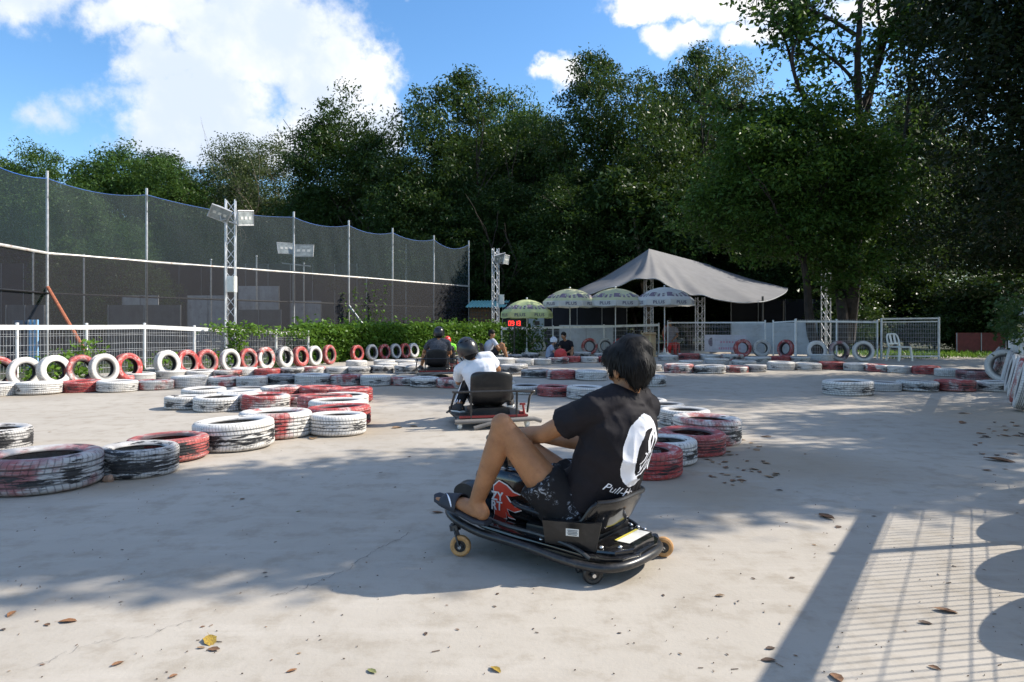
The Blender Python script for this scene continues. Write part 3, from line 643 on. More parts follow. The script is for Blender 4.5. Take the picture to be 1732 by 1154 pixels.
# ------------------------------------------------------------------ netting fence
NP = [(-420, 12.2), (-60, 15.2), (80, 18.3), (248, 20.6), (497, 24.8), (590, 26.8), (664, 28.9), (734, 31.2), (793, 33.1)]
NX = [Vector(((px - 866) / FPX * d, d, 0)) for px, d in NP]; NH, RH = 5.15, 3.02
t = thing('netting_fence', 'tall netting fence on steel poles with a blue top rope beyond the left mesh fence', 'netting', NX[2])
for p in NX: MB().tube([p, p + zz * (NH + .08)], .036, 10).build('pole', galv, t)
mb = MB()
for a, b in zip(NX, NX[1:]): mb.tube([a + zz * RH, b + zz * RH], .042, 8)
mb.build('rail', pm('pale_rail', (.60, .58, .54), .5, .2, var=.1, scale=3, dirt=(.32, .13, .05, .8)), t)
def sag(a, b, n=14, s=.17):
    return [a.lerp(b, k / n) + zz * (NH - .12 - s * (4 * (k / n) * (1 - k / n)) * (1 if (b - a).length < 9 else 1.2)) for k in range(n + 1)]
rn = random.Random(2); up_rows = [[], [], [], [], []]; rope = []
for a, b in zip(NX, NX[1:]):
    q = sag(a, b)
    if b is NX[-1]: q = sag(a, b, 14, .3)
    for k, p in enumerate(q):
        if k == len(q) - 1 and b is not NX[-1]: continue
        rope.append(p)
        for j in range(5):
            f = j / 4; e = Vector((0, .06 * math.sin(k * 1.3 + j) * math.sin(math.pi * f), 0))
            up_rows[j].append(Vector((p.x, p.y - .06, RH * (1 - f) + p.z * f)) + e)
mb = MB(); mb.grid(up_rows); mb.build('upper_net', net_up, t)
mb = MB(); mb.tube(rope, .011, 6); mb.build('top_rope', blue_rope, t)
mb = MB(); rows = [[], [], []]
for p in rope:
    for j in range(3): rows[j].append(Vector((p.x, p.y - .07 + .03 * math.sin(p.x * 3 + j), .05 + (RH - .05) * j / 2)))
mb.grid(rows); mb.build('lower_net', net_low, t)
mb = MB()
for a, b in zip(NX, NX[1:]): mb.tube([a + zz * 1.95 + Vector((0, .25, 0)), b + zz * 1.95 + Vector((0, .25, 0))], .03, 6)
mb.build('inner_rail', black_metal, t)
mb = MB().tube([NX[2] + Vector((.05, -.05, 2.1)), P(146, 598, 15.4)], .045, 8); mb.build('brace', rust, t)
mb = MB().tube([NX[5] + Vector((0, 0, 1.9)), NX[5] + Vector((1.3, -.5, .3))], .035, 8); mb.build('brace', galv, t)
# things seen through the net
def pxboard(name, label, cat, x0, x1, y0, d, m, group='boards behind the netting', y1=None):
    a = P(x0, HY, d); b = P(x1, HY, d); z1 = P(0, y0, d).z; z0 = max(0, P(0, y1, d).z) if y1 else 0
    return board(name, label, cat, (a.x, a.y, 0), (b.x, b.y, 0), z0, z1, m, .06, group)
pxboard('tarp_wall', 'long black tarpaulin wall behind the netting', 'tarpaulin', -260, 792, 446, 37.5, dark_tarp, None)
pxboard('site_board', 'dark grey booth wall behind the net at the far left edge', 'board', 12, 76, 516, 21, grey_board)
pxboard('blue_door', 'light blue door panel behind the fence near the left edge', 'door', 50, 64, 541, 16.5, blue_board, None)
pxboard('blue_board', 'light blue sign board low behind the net at left', 'board', 24, 60, 542, 17.5, blue_board, None, 556)
pxboard('site_board', 'wide grey hoarding board left of the second net pole', 'board', 184, 306, 516, 25, grey_board)
pxboard('site_board', 'small pale container end above the grey hoarding', 'board', 208, 268, 500, 28, pale_board)
pxboard('site_board', 'pale wall panel just left of the floodlight truss', 'board', 318, 386, 500, 29, pale_board)
pxboard('site_board', 'large pale wall panel just right of the floodlight truss', 'board', 404, 472, 484, 30, pale_board)
pxboard('site_board', 'low dark board right of the floodlight truss', 'board', 400, 476, 524, 27.5, grey_board)
pxboard('site_board', 'pale framed panel between the third and fourth net poles', 'board', 492, 543, 509, 32, pale_board)
for i, (px, y0, d) in enumerate([(56, 428, 24), (142, 432, 25), (357, 440, 27), (434, 434, 28), (514, 446, 30), (620, 470, 33), (687, 414, 34)]):
    mb = MB(); b = P(px, HY, d); b.z = 0
    mb.tube([b, b + zz * P(0, y0, d).z], .03, 6).ell(b + zz * P(0, y0, d).z, .045).box(b + zz * .02, (.2, .2, .04))
    tag(mb.build('steel_post', galv, loc=b), f"thin grey post behind the netting, {ORD[i]} from the left", 'post', 'thin posts behind the netting')

# ------------------------------------------------------------------ lattice towers with floodlights
def truss(t, base, z0, z1, w=.235, rz=.3, pitch=.3):
    M = Matrix.Translation(base) @ Matrix.Rotation(rz, 4, 'Z'); h = w / 2; cs = [(-h, -h), (h, -h), (h, h), (-h, h)]
    mb = MB(); mb2 = MB()
    for cx, cy in cs: mb.tube([M @ Vector((cx, cy, z0)), M @ Vector((cx, cy, z1))], .017, 8)
    n = int((z1 - z0) / pitch)
    for i in range(4):
        (ax, ay), (bx, by) = cs[i], cs[(i + 1) % 4]
        for k in range(n):
            za = z0 + (z1 - z0) * k / n; zb = z0 + (z1 - z0) * (k + 1) / n
            if k % 2: ax2, ay2, bx2, by2 = bx, by, ax, ay
            else: ax2, ay2, bx2, by2 = ax, ay, bx, by
            mb2.tube([M @ Vector((ax2, ay2, za)), M @ Vector((bx2, by2, zb))], .009, 6)
    mb.build('chord', truss_m, t); mb2.build('lacing', truss_m, t)
truss_m = pm('truss_aluminium', (.66, .67, .68), .38, .35, var=.08)
def floodlight(t, c, aim, tilt, wd=.5, ht=.38, roll=0):
    ax = Vector((math.cos(R(aim)) * math.cos(R(tilt)), math.sin(R(aim)) * math.cos(R(tilt)), math.sin(R(tilt))))
    sx = zz.cross(ax).normalized(); up = ax.cross(sx); Mr = Matrix((sx, up, ax)).transposed() @ Matrix.Rotation(R(roll), 3, 'Z'); M = Matrix.Translation(c) @ Mr.to_4x4()
    h = MB(); h.loft([(M @ Vector((0, 0, -.16)), Mr @ Vector((wd * .3, 0, 0)), Mr @ Vector((0, ht * .3, 0))), (M @ Vector((0, 0, -.02)), Mr @ Vector((wd * .48, 0, 0)), Mr @ Vector((0, ht * .48, 0))), (M @ Vector((0, 0, .03)), Mr @ Vector((wd * .5, 0, 0)), Mr @ Vector((0, ht * .5, 0)))], 24, 7)
    o = h.build('lamp_housing', galv, t)
    fr = [(-wd / 2, -ht / 2), (wd / 2, -ht / 2), (wd / 2, ht / 2), (-wd / 2, ht / 2)]
    mb = MB(); mb.tube([M @ Vector((a, b, .033)) for a, b in fr], .022, 6, closed=True); mb.build('bezel', pm('bezel_grey', (.55, .55, .55), .4, .2) if 'bezel_grey' not in MATS else MATS['bezel_grey'], o)
    mb = MB(); mb.box((0, 0, .036), (wd - .05, ht - .05, .008)); mb.xf(M); mb.build('lens', lens_glass, o)
    mb = MB()
    for k in range(3): mb.box(((k - 1) * wd * .26, -.0, .044), (wd * .15, ht * .2, .006))
    mb.xf(M); mb.build('reflector', sticker_m, o)
    return o
def tower(label, px, d, z1, lights, rz=.3, box=None, z0=0):
    b = P(px, HY, d); b.z = 0
    t = thing('truss_tower', label, 'light tower', b, group='lattice towers')
    truss(t, b, z0, z1, rz=rz); MB().box(b + zz * .02, (.5, .5, .04)).build('base_plate', galv, t)
    for (dx, dy, z, aim, tilt, roll) in lights:
        c = b + Vector((dx, dy, z)); MB().tube([b + Vector((0, -.1, z - .1)), b + Vector((dx * .8, dy, z - .2)), c - Vector((0, 0, .02))], .022, 8).build('bracket', galv, t)
        floodlight(t, c, aim, tilt, roll=roll)
    if box:
        mb = MB(); mb.box(b + Vector(box), (.2, .18, .42)); mb.box(b + Vector(box) + Vector((-.01, -.095, 0)), (.17, .012, .38)); mb.build('junction_box', white_plastic, t)
    return t
tower('tall lattice tower with two floodlights standing behind the left mesh fence', 390, 18.3, 4.45, [(-.16, -.3, 4.05, -75, -38, -24), (.42, -.1, 3.95, -28, -8, 8)], .25, (.13, -.22, 2.18))
tower('lattice tower with one floodlight behind the hedge end near the teal roof', 838, 30, 4.5, [(.2, -.3, 4.05, -60, -30, 20), (.45, -.1, 4.0, -25, -10, 0)], .4, (.28, -.1, 2.25))
tower('slim lattice tower in the tree shade behind the spiked mesh fence', 1397, 26.4, 3.9, [], .2)
mb = MB()
# second pair of floodlights seen through the net
b = P(497, HY, 29); b.z = 0
t = thing('floodlight_post', 'pair of floodlights on a post seen through the netting', 'floodlight', b)
MB().tube([b, b + zz * 4.0], .05, 8).tube([b + Vector((-.5, 0, 3.75)), b + Vector((.7, 0, 3.62))], .03, 6).build('post', galv, t)
floodlight(t, b + Vector((-.3, -.1, 4.35)), -60, 35, .7, .6); floodlight(t, b + Vector((.45, -.1, 4.25)), -80, 30, .8, .6)

# ------------------------------------------------------------------ canopy tent
pk1, pk2 = P(1098, 421, 27.5), P(1196, 447, 33)
eave = [(P(962, 496, 33), pk1), (P(990, 499, 27), pk1), (P(1045, 483, 25.7), pk1), (P(1096, 470, 25.2), pk1), (P(1146, 490, 25.2), pk1.lerp(pk2, .06)), (P(1186, 502, 25.2), pk1.lerp(pk2, .22)), (P(1235, 509, 25.2), pk1.lerp(pk2, .45)), (P(1290, 512, 25.6), pk1.lerp(pk2, .7)),
        (P(1330, 493, 30), pk2), (P(1318, 484, 34.5), pk2), (P(1240, 484, 38), pk2), (P(1120, 490, 38.5), pk1.lerp(pk2, .7)), (P(1010, 493, 37), pk1.lerp(pk2, .2)), (P(962, 496, 33), pk1)]
def cr(ps, t):
    n = len(ps) - 1; i = min(int(t * n), n - 1); f = t * n - i; g = lambda k: ps[max(0, min(n, k))]
    a, b, c, d = g(i - 1), g(i), g(i + 1), g(i + 2)
    return .5 * (2 * b + (c - a) * f + (2 * a - 5 * b + 4 * c - d) * f * f + (3 * b - a - 3 * c + d) * f ** 3)
rows = []; NC = 180
for j in range(19):
    v_ = j / 18; row = []
    for i in range(NC + 1):
        tt = i / NC; e = cr([q[0] for q in eave], tt); k = cr([q[1] for q in eave], tt)
        p = k.lerp(e, v_); fr = math.exp(-((tt - .22) / .16) ** 2)
        p.z -= (.28 + .34 * fr) * v_ * (1 - v_) * 1.7
        amp = .016 + .06 * fr
        p.z += amp * v_ ** 1.2 * math.sin(tt * 95 + 2.5 * v_) * (.4 + .6 * noise.noise(Vector((tt * 22, 0, 1)))) + .06 * noise.noise(Vector((tt * 14, v_ * 3, 7))) * v_ * 1.5
        p.y -= amp * .9 * v_ * math.sin(tt * 95 + 1.0)
        row.append(p)
    rows.append(row)
t = thing('canopy_tent', 'large grey draped fabric canopy tent on lattice legs in front of the trees', 'tent', Vector((6, 28, 0)))
mb = MB(); mb.grid(rows); o = mb.build('canopy', tent_m, t, angle=180)
mb = MB(); mb.tube(rows[-1], .02, 6); mb.build('hem', grey_metal, o)
for px, d, zt in [(1097, 26.4, 3.0), (1184, 26.6, 2.2)]:
    b = P(px, HY, d); b.z = 0; truss(t, b, 0, zt, .27, .1, .24); MB().box(b + zz * .05, (.6, .5, .1)).build('base_plate', white_plastic, t)
for q in ((1290, 25.8), (1325, 30.2), (1236, 37), (975, 33.2)):
    b = P(q[0], HY, q[1]); b.z = 0; MB().tube([b, b + zz * 2.2], .04, 8).build('leg', black_metal, t)
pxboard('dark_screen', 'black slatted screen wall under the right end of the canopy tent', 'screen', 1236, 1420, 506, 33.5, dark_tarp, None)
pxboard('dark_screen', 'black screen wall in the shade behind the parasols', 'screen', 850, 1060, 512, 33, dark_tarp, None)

# ------------------------------------------------------------------ parasols
def parasol(label, px, ytop, d, top_m, rot, Rr=1.02, tilt=(0, 0)):
    zt = P(0, ytop, d).z; zr = zt - .46; b = P(px, HY, d); b.z = 0
    t = thing('parasol', label, 'parasol', b, group='printed parasols')
    MB().tube([b, b + zz * (zt + .03)], .022, 10).ell(b + zz * (zt + .04), .035).build('pole', galv, t)
    MB().lathe([(.001, .0), (.26, .0), (.28, .05), (.2, .11), (.06, .15), (.03, .3), (.001, .3)], 20, Matrix.Translation(b)).build('base', white_plastic, t)
    N = 8; SG = 8; TR = [0, .08, .2, .35, .5, .62, .66, .73, .80, .87, .93, 1]; vs = []; mats = []
    def pt(f, s):
        a = rot + 2 * math.pi * s / (N * SG); loc = (s % SG) / SG - .5; flat = math.cos(math.pi / N) / math.cos(loc * 2 * math.pi / N)
        r = Rr * f * (1 + (flat - 1) * min(1, f * 1.2)); z = zr + (zt - zr) * (1 - f ** 2.05) - .018 * f * math.cos(loc * math.pi)
        return b + Vector((r * math.cos(a), r * math.sin(a), z))
    mb = MB(); n = N * SG
    mb.add([pt(f, s) for f in TR for s in range(n)], [])
    for i in range(len(TR) - 1):
        for s in range(n):
            k = s % SG; f = TR[i]
            if .65 < f < .86: m_ = 2 if k in (0, 1, 7) else (2 if k in (3, 5) and .72 < f < .81 else 1)
            elif f < .6: m_ = 0
            else: m_ = 1
            mb.f.append((i * n + s, i * n + (s + 1) % n, (i + 1) * n + (s + 1) % n, (i + 1) * n + s)); mb.m.append(m_)
    cn = mb.build('canopy', [top_m, umb_cream if top_m is umb_cream else umb_white if top_m is not umb_green else umb_green, purple_m], t, angle=60)
    # printed valance and lettering
    va = MB(); TX = []; rb = MB()
    for k in range(N):
        p0, p1 = pt(1, k * SG), pt(1, ((k + 1) * SG) % n); p0.z += .0; a = (p0 + p1) / 2 - b; a.z = 0; a.normalize(); lo = .19
        va.add([p0, p1, p1 - zz * lo + a * .015, (p0 + p1) / 2 - zz * (lo + .03) + a * .03, p0 - zz * lo + a * .015, (p0 + p1) / 2 + a * .012], [(0, 5, 3, 4), (5, 1, 2, 3)])
        sx = (p1 - p0).normalized(); c = (p0 + p1) / 2 - zz * .105 + a * .034
        M = Matrix((sx, zz, a)).transposed().to_4x4(); M.translation = c
        tx = MB(); put_text(tx, 'PLUS', .15, M, sx=1.25, bold=.004); TX.append(tx)
        for e in (-.16, .09):                                        # ring motifs over the band
            f = .765; q = pt(f, k * SG + 4); tg = sx; out = (q - b); out.z = 0; out.normalize(); slope = (pt(.83, k * SG + 4) - pt(.70, k * SG + 4)).normalized(); nn = tg.cross(slope)
            if nn.z < 0: nn = -nn
            tx_c = q + tg * (e + .035) + nn * .012
            rb.tube([tx_c + tg * .07 * math.cos(w_) + slope * .055 * math.sin(w_) for w_ in [2 * math.pi * i / 14 for i in range(14)]], .011, 5, closed=True)
    va.build('valance', umb_green if top_m is umb_green else umb_white, cn); [q.build('lettering', navy_m, cn, smooth=False) for q in TX]; rb.build('ring_print', umb_white, cn)
    rr = MB()
    for k in range(N): rr.tube([pt(f, k * SG) - zz * .012 for f in (.02, .3, .6, .8, 1)], .007, 5)
    rr.build('ribs', steel, t)
    return t
parasol('yellow-green printed parasol above the red LED clock, leftmost and lowest of the four', 891, 507, 24.5, umb_green, .1, .93)
parasol('pale green printed parasol second from left, behind the seated white-capped person', 964, 489, 25.0, umb_cream, .35, 1.06)
parasol('cream printed parasol in the middle of the row, left of the tent pole', 1041, 488, 24.8, umb_cream, -.12, 1.08)
parasol('rightmost whitish printed parasol in front of the canopy tent', 1124, 486, 24.3, umb_white, -.02, 1.06)

# ------------------------------------------------------------------ LED clock
b = P(870, HY, 24); b.z = 0
t = thing('led_clock', 'red LED timer reading 09:13 on a thin black post below the green parasol', 'clock', b)
MB().tube([b, b + zz * 1.05], .03, 8).box(b + zz * .02, (.4, .3, .04)).build('post', black_metal, t)
cz = P(870, 547, 24).z
mb = MB(); mb.box(b + zz * cz, (.50, .10, .26)); o = mb.build('case', black_metal, t)
seg = {'0': 'abcdef', '9': 'abcdfg', '1': 'bc', '3': 'abcdg'}
mb = MB(); dw, dh, th = .068, .15, .016
pos = {'a': (0, dh / 2, 1), 'g': (0, 0, 1), 'd': (0, -dh / 2, 1), 'f': (-dw / 2, dh / 4, 0), 'b': (dw / 2, dh / 4, 0), 'e': (-dw / 2, -dh / 4, 0), 'c': (dw / 2, -dh / 4, 0)}
for ch, x0 in zip('0913', (-.165, -.06, .06, .165)):
    for s_ in seg[ch]:
        px_, pz_, hz = pos[s_]; mb.box(b + Vector((x0 + px_, -.052, cz + pz_)), (dw if hz else th, .008, th if hz else dh / 2))
for e in (-.03, .03): mb.box(b + Vector((0, -.052, cz + e)), (.016, .008, .016))
mb.build('digits', led_m, o)

# ------------------------------------------------------------------ hut, cabinet and seats by the back fence
b = P(818, HY, 33); b.z = 0
t = thing('ticket_hut', 'small brown hut with a teal corrugated roof behind the hedge end', 'hut', b)
MB().box(b + Vector((0, .5, 1.0)), (1.3, 1.2, 2.0)).build('wall', brown_wood, t)
mb = MB()
for k in range(9): mb.bar(b + Vector((-.6 + k * .15, -.12, 1.0)), b + Vector((-.6 + k * .15, -.12, 1.95)), .03, .02, up=(0, 1, 0))
for k in range(6): mb.bar(b + Vector((-.63, -.14, 1.05 + k * .17)), b + Vector((.63, -.14, 1.05 + k * .17)), .02, .03)
mb.build('lattice', black_metal, t)
rows = []
for j in range(2):
    rows.append([b + Vector((-.85 + 1.9 * i / 60 + .22 * j, -.75 + 1.7 * j, 1.98 + .38 * j + .025 * math.sin(i * 1.3))) for i in range(61)])
mb = MB(); mb.grid(rows); mb.grid([[p - zz * .015 for p in r] for r in rows]); mb.build('roof', teal_m, t)
b = P(907, HY, 27.5); b.z = 0
t = thing('metal_cabinet', 'blue-grey metal cabinet standing under the two left parasols', 'cabinet', b)
MB().box(b + zz * .78, (.62, .5, 1.56)).build('body', pm('cabinet_blue', (.25, .31, .33), .5, var=.1), t)
MB().box(b + Vector((0, -.262, .8)), (.56, .02, 1.42)).build('door', MATS['cabinet_blue'], t)
MB().box(b + Vector((.2, -.28, .85)), (.03, .02, .14)).box(b + Vector((.02, -.275, 1.2)), (.2, .006, .16)).build('handle', black_metal, t)
def mono_chair(label, px, yb, rz, m, h=.82):
    g = P(px, HY, 20.8 if yb is None else FPX * CH / (yb - HY)); g.z = 0
    t = thing('plastic_chair', label, 'chair', g, rz)
    L = lambda mb, n, p=t: mb.build(n, m, p, local=True)
    for sx in (-1, 1):
        L(MB().loft([((sx * .25, -.22, 0), (.028, 0, 0), (0, .022, 0)), ((sx * .2, -.2, .42), (.04, 0, 0), (0, .026, 0))], 10, 4), 'leg')
        L(MB().loft([((sx * .25, .27, 0), (.028, 0, 0), (0, .022, 0)), ((sx * .2, .2, .42), (.04, 0, 0), (0, .026, 0))], 10, 4), 'leg')
    mb = MB(); mb.loft([((0, 0, .405), (.215, 0, 0), (0, .23, 0)), ((0, 0, .43), (.235, 0, 0), (0, .25, 0)), ((0, 0, .445), (.23, 0, 0), (0, .245, 0))], 32, 5); L(mb, 'seat')
    mb = MB(); k = (h - .44)
    arc = [(-.2, .44), (-.215, .44 + k * .5), (-.19, .44 + k * .85), (-.12, h), (.12, h), (.19, .44 + k * .85), (.215, .44 + k * .5), (.2, .44)]
    pts = [Vector((a, .22 + (z_ - .44) * .28, z_)) for a, z_ in arc]; pts = [cr(pts, i / 28) for i in range(29)]
    mb.tube(pts, .026, 8)
    mb.bar((-.2, .25, .53), (.2, .25, .53), .02, .05)
    for a in (-.07, .07): mb.bar((a, .25, .53), (a * 1.1, .32, h - .02), .07, .014, up=(0, 1, 0))
    L(mb, 'backrest'); return t
mono_chair('white plastic stacking chair behind the square mesh gate', 1522, 610.5, R(14), white_plastic)
mono_chair('bright red plastic chair beside the person under the right parasol', 1136, 600, R(150), red_plastic, 1.06)
b = P(1098, HY, 23.9); b.z = 0
t = thing('cardboard_box', 'tall brown cardboard carton standing before the left tent leg', 'box', b)
mb = MB(); mb.box(b + zz * .42, (.40, .3, .84)); mb.build('carton', cardboard, t)
MB().box(b + Vector((0, -.152, .42)), (.07, .004, .83)).build('tape', pm('tape', (.5, .38, .2), .3), t)
mb = MB(); mb.box(b + Vector((0, -.21, .83)), (.40, .13, .006), rot=Matrix.Rotation(.5, 3, 'X')); mb.build('flap', cardboard, t)
pxboard('brown_hoarding', 'low red-brown panel fence at the far right beyond the gate', 'fence', 1617, 1700, 563, 27, redbrown, None)
p = RF(13.6, -.25); p2 = RF(11.6, -.25)
board('side_panel', 'pale blue-white sheet fixed behind the right fence at the picture edge', 'panel', p, p2, .55, 1.12, white_panel)
# rubble by the near tyre
g = G(183, 815); mb = MB(); mb.ell(g + zz * .018, (.036, .028, .028), nu=12, nv=8)
for i, q in enumerate(mb.v): mb.v[i] = q + Vector((noise.noise(q * 40), noise.noise(q * 40 + Vector((5, 0, 0))), noise.noise(q * 40 + Vector((0, 7, 0))))) * .012
tag(mb.build('stone', rock_m, loc=g, angle=20), 'small reddish lump of rubble beside the dark red near tyre', 'stone')
# ------------------------------------------------------------------ people
from mathutils.bvhtree import BVHTree
eye_white = pm('eye_white', (.7, .68, .64), .2); eye_dark = pm('eye_dark', (.01, .008, .006), .15); lip_m = pm('lip', (.30, .12, .09), .45)
def V(*a): return Vector(a)
def frame3(fwd, up):
    f = fwd.normalized(); l = up.cross(f).normalized(); return l, f, f.cross(l) * 1.0
def hand(mb, wr, dr, nrm, thumb, s=1, curl=35):
    """dr: knuckle direction, nrm: palm side, thumb: side of the thumb"""
    dr = dr.normalized(); nrm = (nrm - dr * nrm.dot(dr)).normalized(); sd = dr.cross(nrm).normalized(); sd = sd if sd.dot(thumb) > 0 else -sd
    mb.loft([(wr, sd * .026 * s, nrm * .018 * s), (wr + dr * .03 * s, sd * .036 * s, nrm * .017 * s), (wr + dr * .08 * s, sd * .041 * s, nrm * .014 * s), (wr + dr * .092 * s, sd * .036 * s, nrm * .01 * s)], 14, 2.6)
    for k, (L, rr) in enumerate(zip((.070, .079, .073, .056), (.0088, .009, .0086, .0078))):
        p = wr + (dr * .086 + sd * (.029 - .0195 * k)) * s; a = curl * (.8 + .1 * k)
        for q, fr in enumerate((.45, .31, .24)):
            an = R(a * (q + .6)); e = p + (dr * math.cos(an) + nrm * math.sin(an) + sd * (.05 - .035 * k)) * L * fr * s
            mb.cap(p, rr * s * (1 - .08 * q), e, rr * s * (.94 - .08 * q), 8); p = e
    p = wr + (dr * .025 + sd * .03) * s; q = p + (dr * .03 + sd * .026 + nrm * .012) * s; e = q + (dr * .03 + sd * .006 + nrm * .016) * s
    mb.cap(p, .0125 * s, q, .0105 * s, 8).cap(q, .0105 * s, e, .009 * s, 8)
def foot(mb, an, toe, s=1, toes=True):
    d = toe - an; fl = V(d.x, d.y, d.z * .5); L, f, u = frame3(fl, zz); ln = d.length
    heel = an - u * .045 * s - f * .035 * s
    mb.cap(an, .036 * s, heel, .034 * s, 10)
    mb.loft([(heel - f * .012 * s - u * .004, L * .03 * s, u * .026 * s), (heel + f * .05 * s + u * .012 * s, L * .034 * s, u * .036 * s), (heel.lerp(toe, .62) + u * .004 * s, L * .043 * s, u * .022 * s), (heel.lerp(toe, .84), L * .046 * s, u * .014 * s)], 14, 2.4)
    if toes:
        for k in range(5):
            b = heel.lerp(toe, .80) + L * (.034 - .0175 * k) * s; e = b + f * (.052, .05, .044, .036, .028)[k] * s - u * .003
            mb.cap(b, (.013, .0095, .009, .0085, .008)[k] * s, e, (.012, .0085, .008, .0075, .007)[k] * s, 8)
    return heel, f, L, u
def head_shape(mb, c, l, f, u, s=1):
    E = Matrix((l, f, u)).transposed(); at = lambda a, b, d: c + (l * a + f * b + u * d) * s
    k = lambda *r: tuple(q * s for q in r)
    mb.ell(at(0, -.008, .028), k(.074, .094, .088), E, 20, 14).ell(at(0, .022, -.040), k(.058, .068, .074), E, 18, 12).ell(at(0, .066, -.092), k(.026, .022, .02), E)
    mb.cap(at(0, .088, .004), .008 * s, at(0, .104, -.028), .013 * s, 8).ell(at(0, .08, .024), k(.05, .014, .010), E).ell(at(0, .086, -.062), k(.022, .010, .008), E)
    for e in (-1, 1): mb.ell(at(.076 * e, -.008, -.012), k(.010, .019, .032), E).ell(at(.05 * e, .055, -.03), k(.02, .024, .018), E)
def torso_rings(pel, neck, lat, front, s=1, grow=0, bend=.03, loose=0, t0=-.06):
    ax = neck - pel; out = []
    W_ = [(-.06, .150, .105), (.12, .158, .112), (.35, .142, .10), (.58, .16, .108), (.76, .175, .105), (.88, .15, .085), (.96, .085, .065), (1.02, .056, .058)]
    for t, a, b in W_:
        if t < t0: t = t0
        c = pel + ax * t - front * bend * math.sin(math.pi * max(0, min(1, t))) * s
        lo = loose * max(0, 1 - abs(t - .2) / .75)
        out.append((c, lat * (a + grow + lo) * s, front * (b + grow + lo) * s))
    return out
def person(label, loc, J, skin=None, shirt=None, leg=None, long=False, hair='hair', helmet=None, shoe=None, voxel=.014, s=1, group=None, sleeve=.62, face=True, cat='person', hemleg=.62, glasses=False):
    skin = skin or skin_m; t = thing('person', label, cat, loc, group=group)
    g = lambda k: J[k].copy()
    pel, neck, hd = g('pel'), g('neck'), g('head'); lat = (g('shL') - g('shR')).normalized(); ax = (neck - pel).normalized(); front = lat.cross(ax); front = front.normalized()
    lat = ax.cross(front).normalized(); hl, hf, hu = frame3(J['look'], J.get('hup', ax.lerp(zz, .5)))
    mb = MB(); mb.loft(torso_rings(pel, neck, lat, front, s), 20)
    mb.cap(neck - ax * .03 * s, .058 * s, hd - hu * .05 * s, .05 * s, 12); head_shape(mb, hd, hl, hf, hu, s)
    for e in 'LR':
        sh, el, wr = g('sh' + e), g('el' + e), g('wr' + e); fa = (wr - el)
        mb.cap(neck.lerp(sh, .45), .055 * s, sh, .054 * s).cap(sh, .05 * s, el, .039 * s).cap(el, .040 * s, el + fa * .3, .041 * s).cap(el + fa * .3, .041 * s, wr, .026 * s)
        hand(mb, wr, J.get('hand' + e, fa), J.get('palm' + e, V(0, 0, -1)), J.get('thumb' + e, V(0, 0, 1)), s, J.get('curl', 38))
        hp, kn, an, to = g('hp' + e), g('kn' + e), g('an' + e), g('to' + e); sh_ = an - kn; back = ((hp - kn).normalized() + (an - kn).normalized()).normalized()
        mb.cap(hp, .088 * s, hp.lerp(kn, .5), .072 * s, 14).cap(hp.lerp(kn, .5), .072 * s, kn, .051 * s, 14).ell(kn - back * .012 * s, .048 * s)
        mb.cap(kn, .049 * s, kn + sh_ * .32 + back * .016 * s, .053 * s, 14).cap(kn + sh_ * .32 + back * .016 * s, .053 * s, an, .034 * s, 14)
        foot(mb, an, to, s)
    remeshed(mb, 'body', skin, voxel, 3, t)
    # clothes
    mb = MB(); mb.loft(torso_rings(pel, neck, lat, front, s, .018, loose=.022, t0=.02)[:-1] + [(neck - ax * .022 * s, lat * .078 * s, front * .076 * s), (neck - ax * .002 * s, lat * .071 * s, front * .070 * s)], 24)
    for e in 'LR':
        sh, el = g('sh' + e), g('el' + e); c_ = sh.lerp(el, sleeve)
        mb.cap(neck.lerp(sh, .42) + ax * .002 * s, .071 * s, sh, .069 * s, 14).cap(neck.lerp(sh, .1) - ax * .03 * s, .068 * s, neck.lerp(sh, .7) - ax * .004 * s, .064 * s, 14); mb.tube([sh, sh.lerp(c_, .5), c_], [.066 * s, .068 * s, .070 * s], 16)
    nearby = voxel < .008
    def fold(q):
        if nearby:
            r_ = (1 - abs(noise.noise(Vector((q.x * 7 + q.z * 5, q.y * 7 - q.z * 4, q.z * 5))))) ** 3 * 1.3 + .5 * (1 - abs(noise.noise(Vector((q.x * 15, q.y * 15 + q.z * 9, q.z * 8 + 4))))) ** 3 - .55
            c_ = pel.lerp(neck, max(0, min(1, (q - pel).dot(ax) / (neck - pel).length))); o_ = q - c_; o_ = o_.normalized() if o_.length > .02 else front
            return q + o_ * max(-.3, r_) * .011
        k = noise.noise(Vector((q.x * 13, q.y * 13, q.z * 6))) + .5 * noise.noise(Vector((q.x * 27, q.y * 27, q.z * 12)))
        return q + (lat * .5 + front * .5 + V(0, 0, .3)) * k * .007 * s
    sh_o = remeshed(mb, 'shirt', shirt, max(.008, voxel * .8), 4, t, post=fold)
    mb = MB(); mb.loft(torso_rings(pel, neck, lat, front, s, .014, t0=-.06)[:3], 20); pants = None
    for e in 'LR':
        hp, kn, an = g('hp' + e), g('kn' + e), g('an' + e)
        if long: mb.cap(hp, .105 * s, kn, .075 * s, 14); mb.tube([kn, kn.lerp(an, .93)], [.073 * s, .058 * s], 14)
        else: c_ = hp.lerp(kn, hemleg); mb.ell(hp, .108 * s); mb.tube([hp, c_], [.106 * s, .104 * s], 18)
    remeshed(mb, 'trousers' if long else 'shorts', leg, max(.008, voxel * .8), 4, t, post=fold)
    E = Matrix((hl, hf, hu)).transposed(); at = lambda a, b, d: hd + (hl * a + hf * b + hu * d) * s
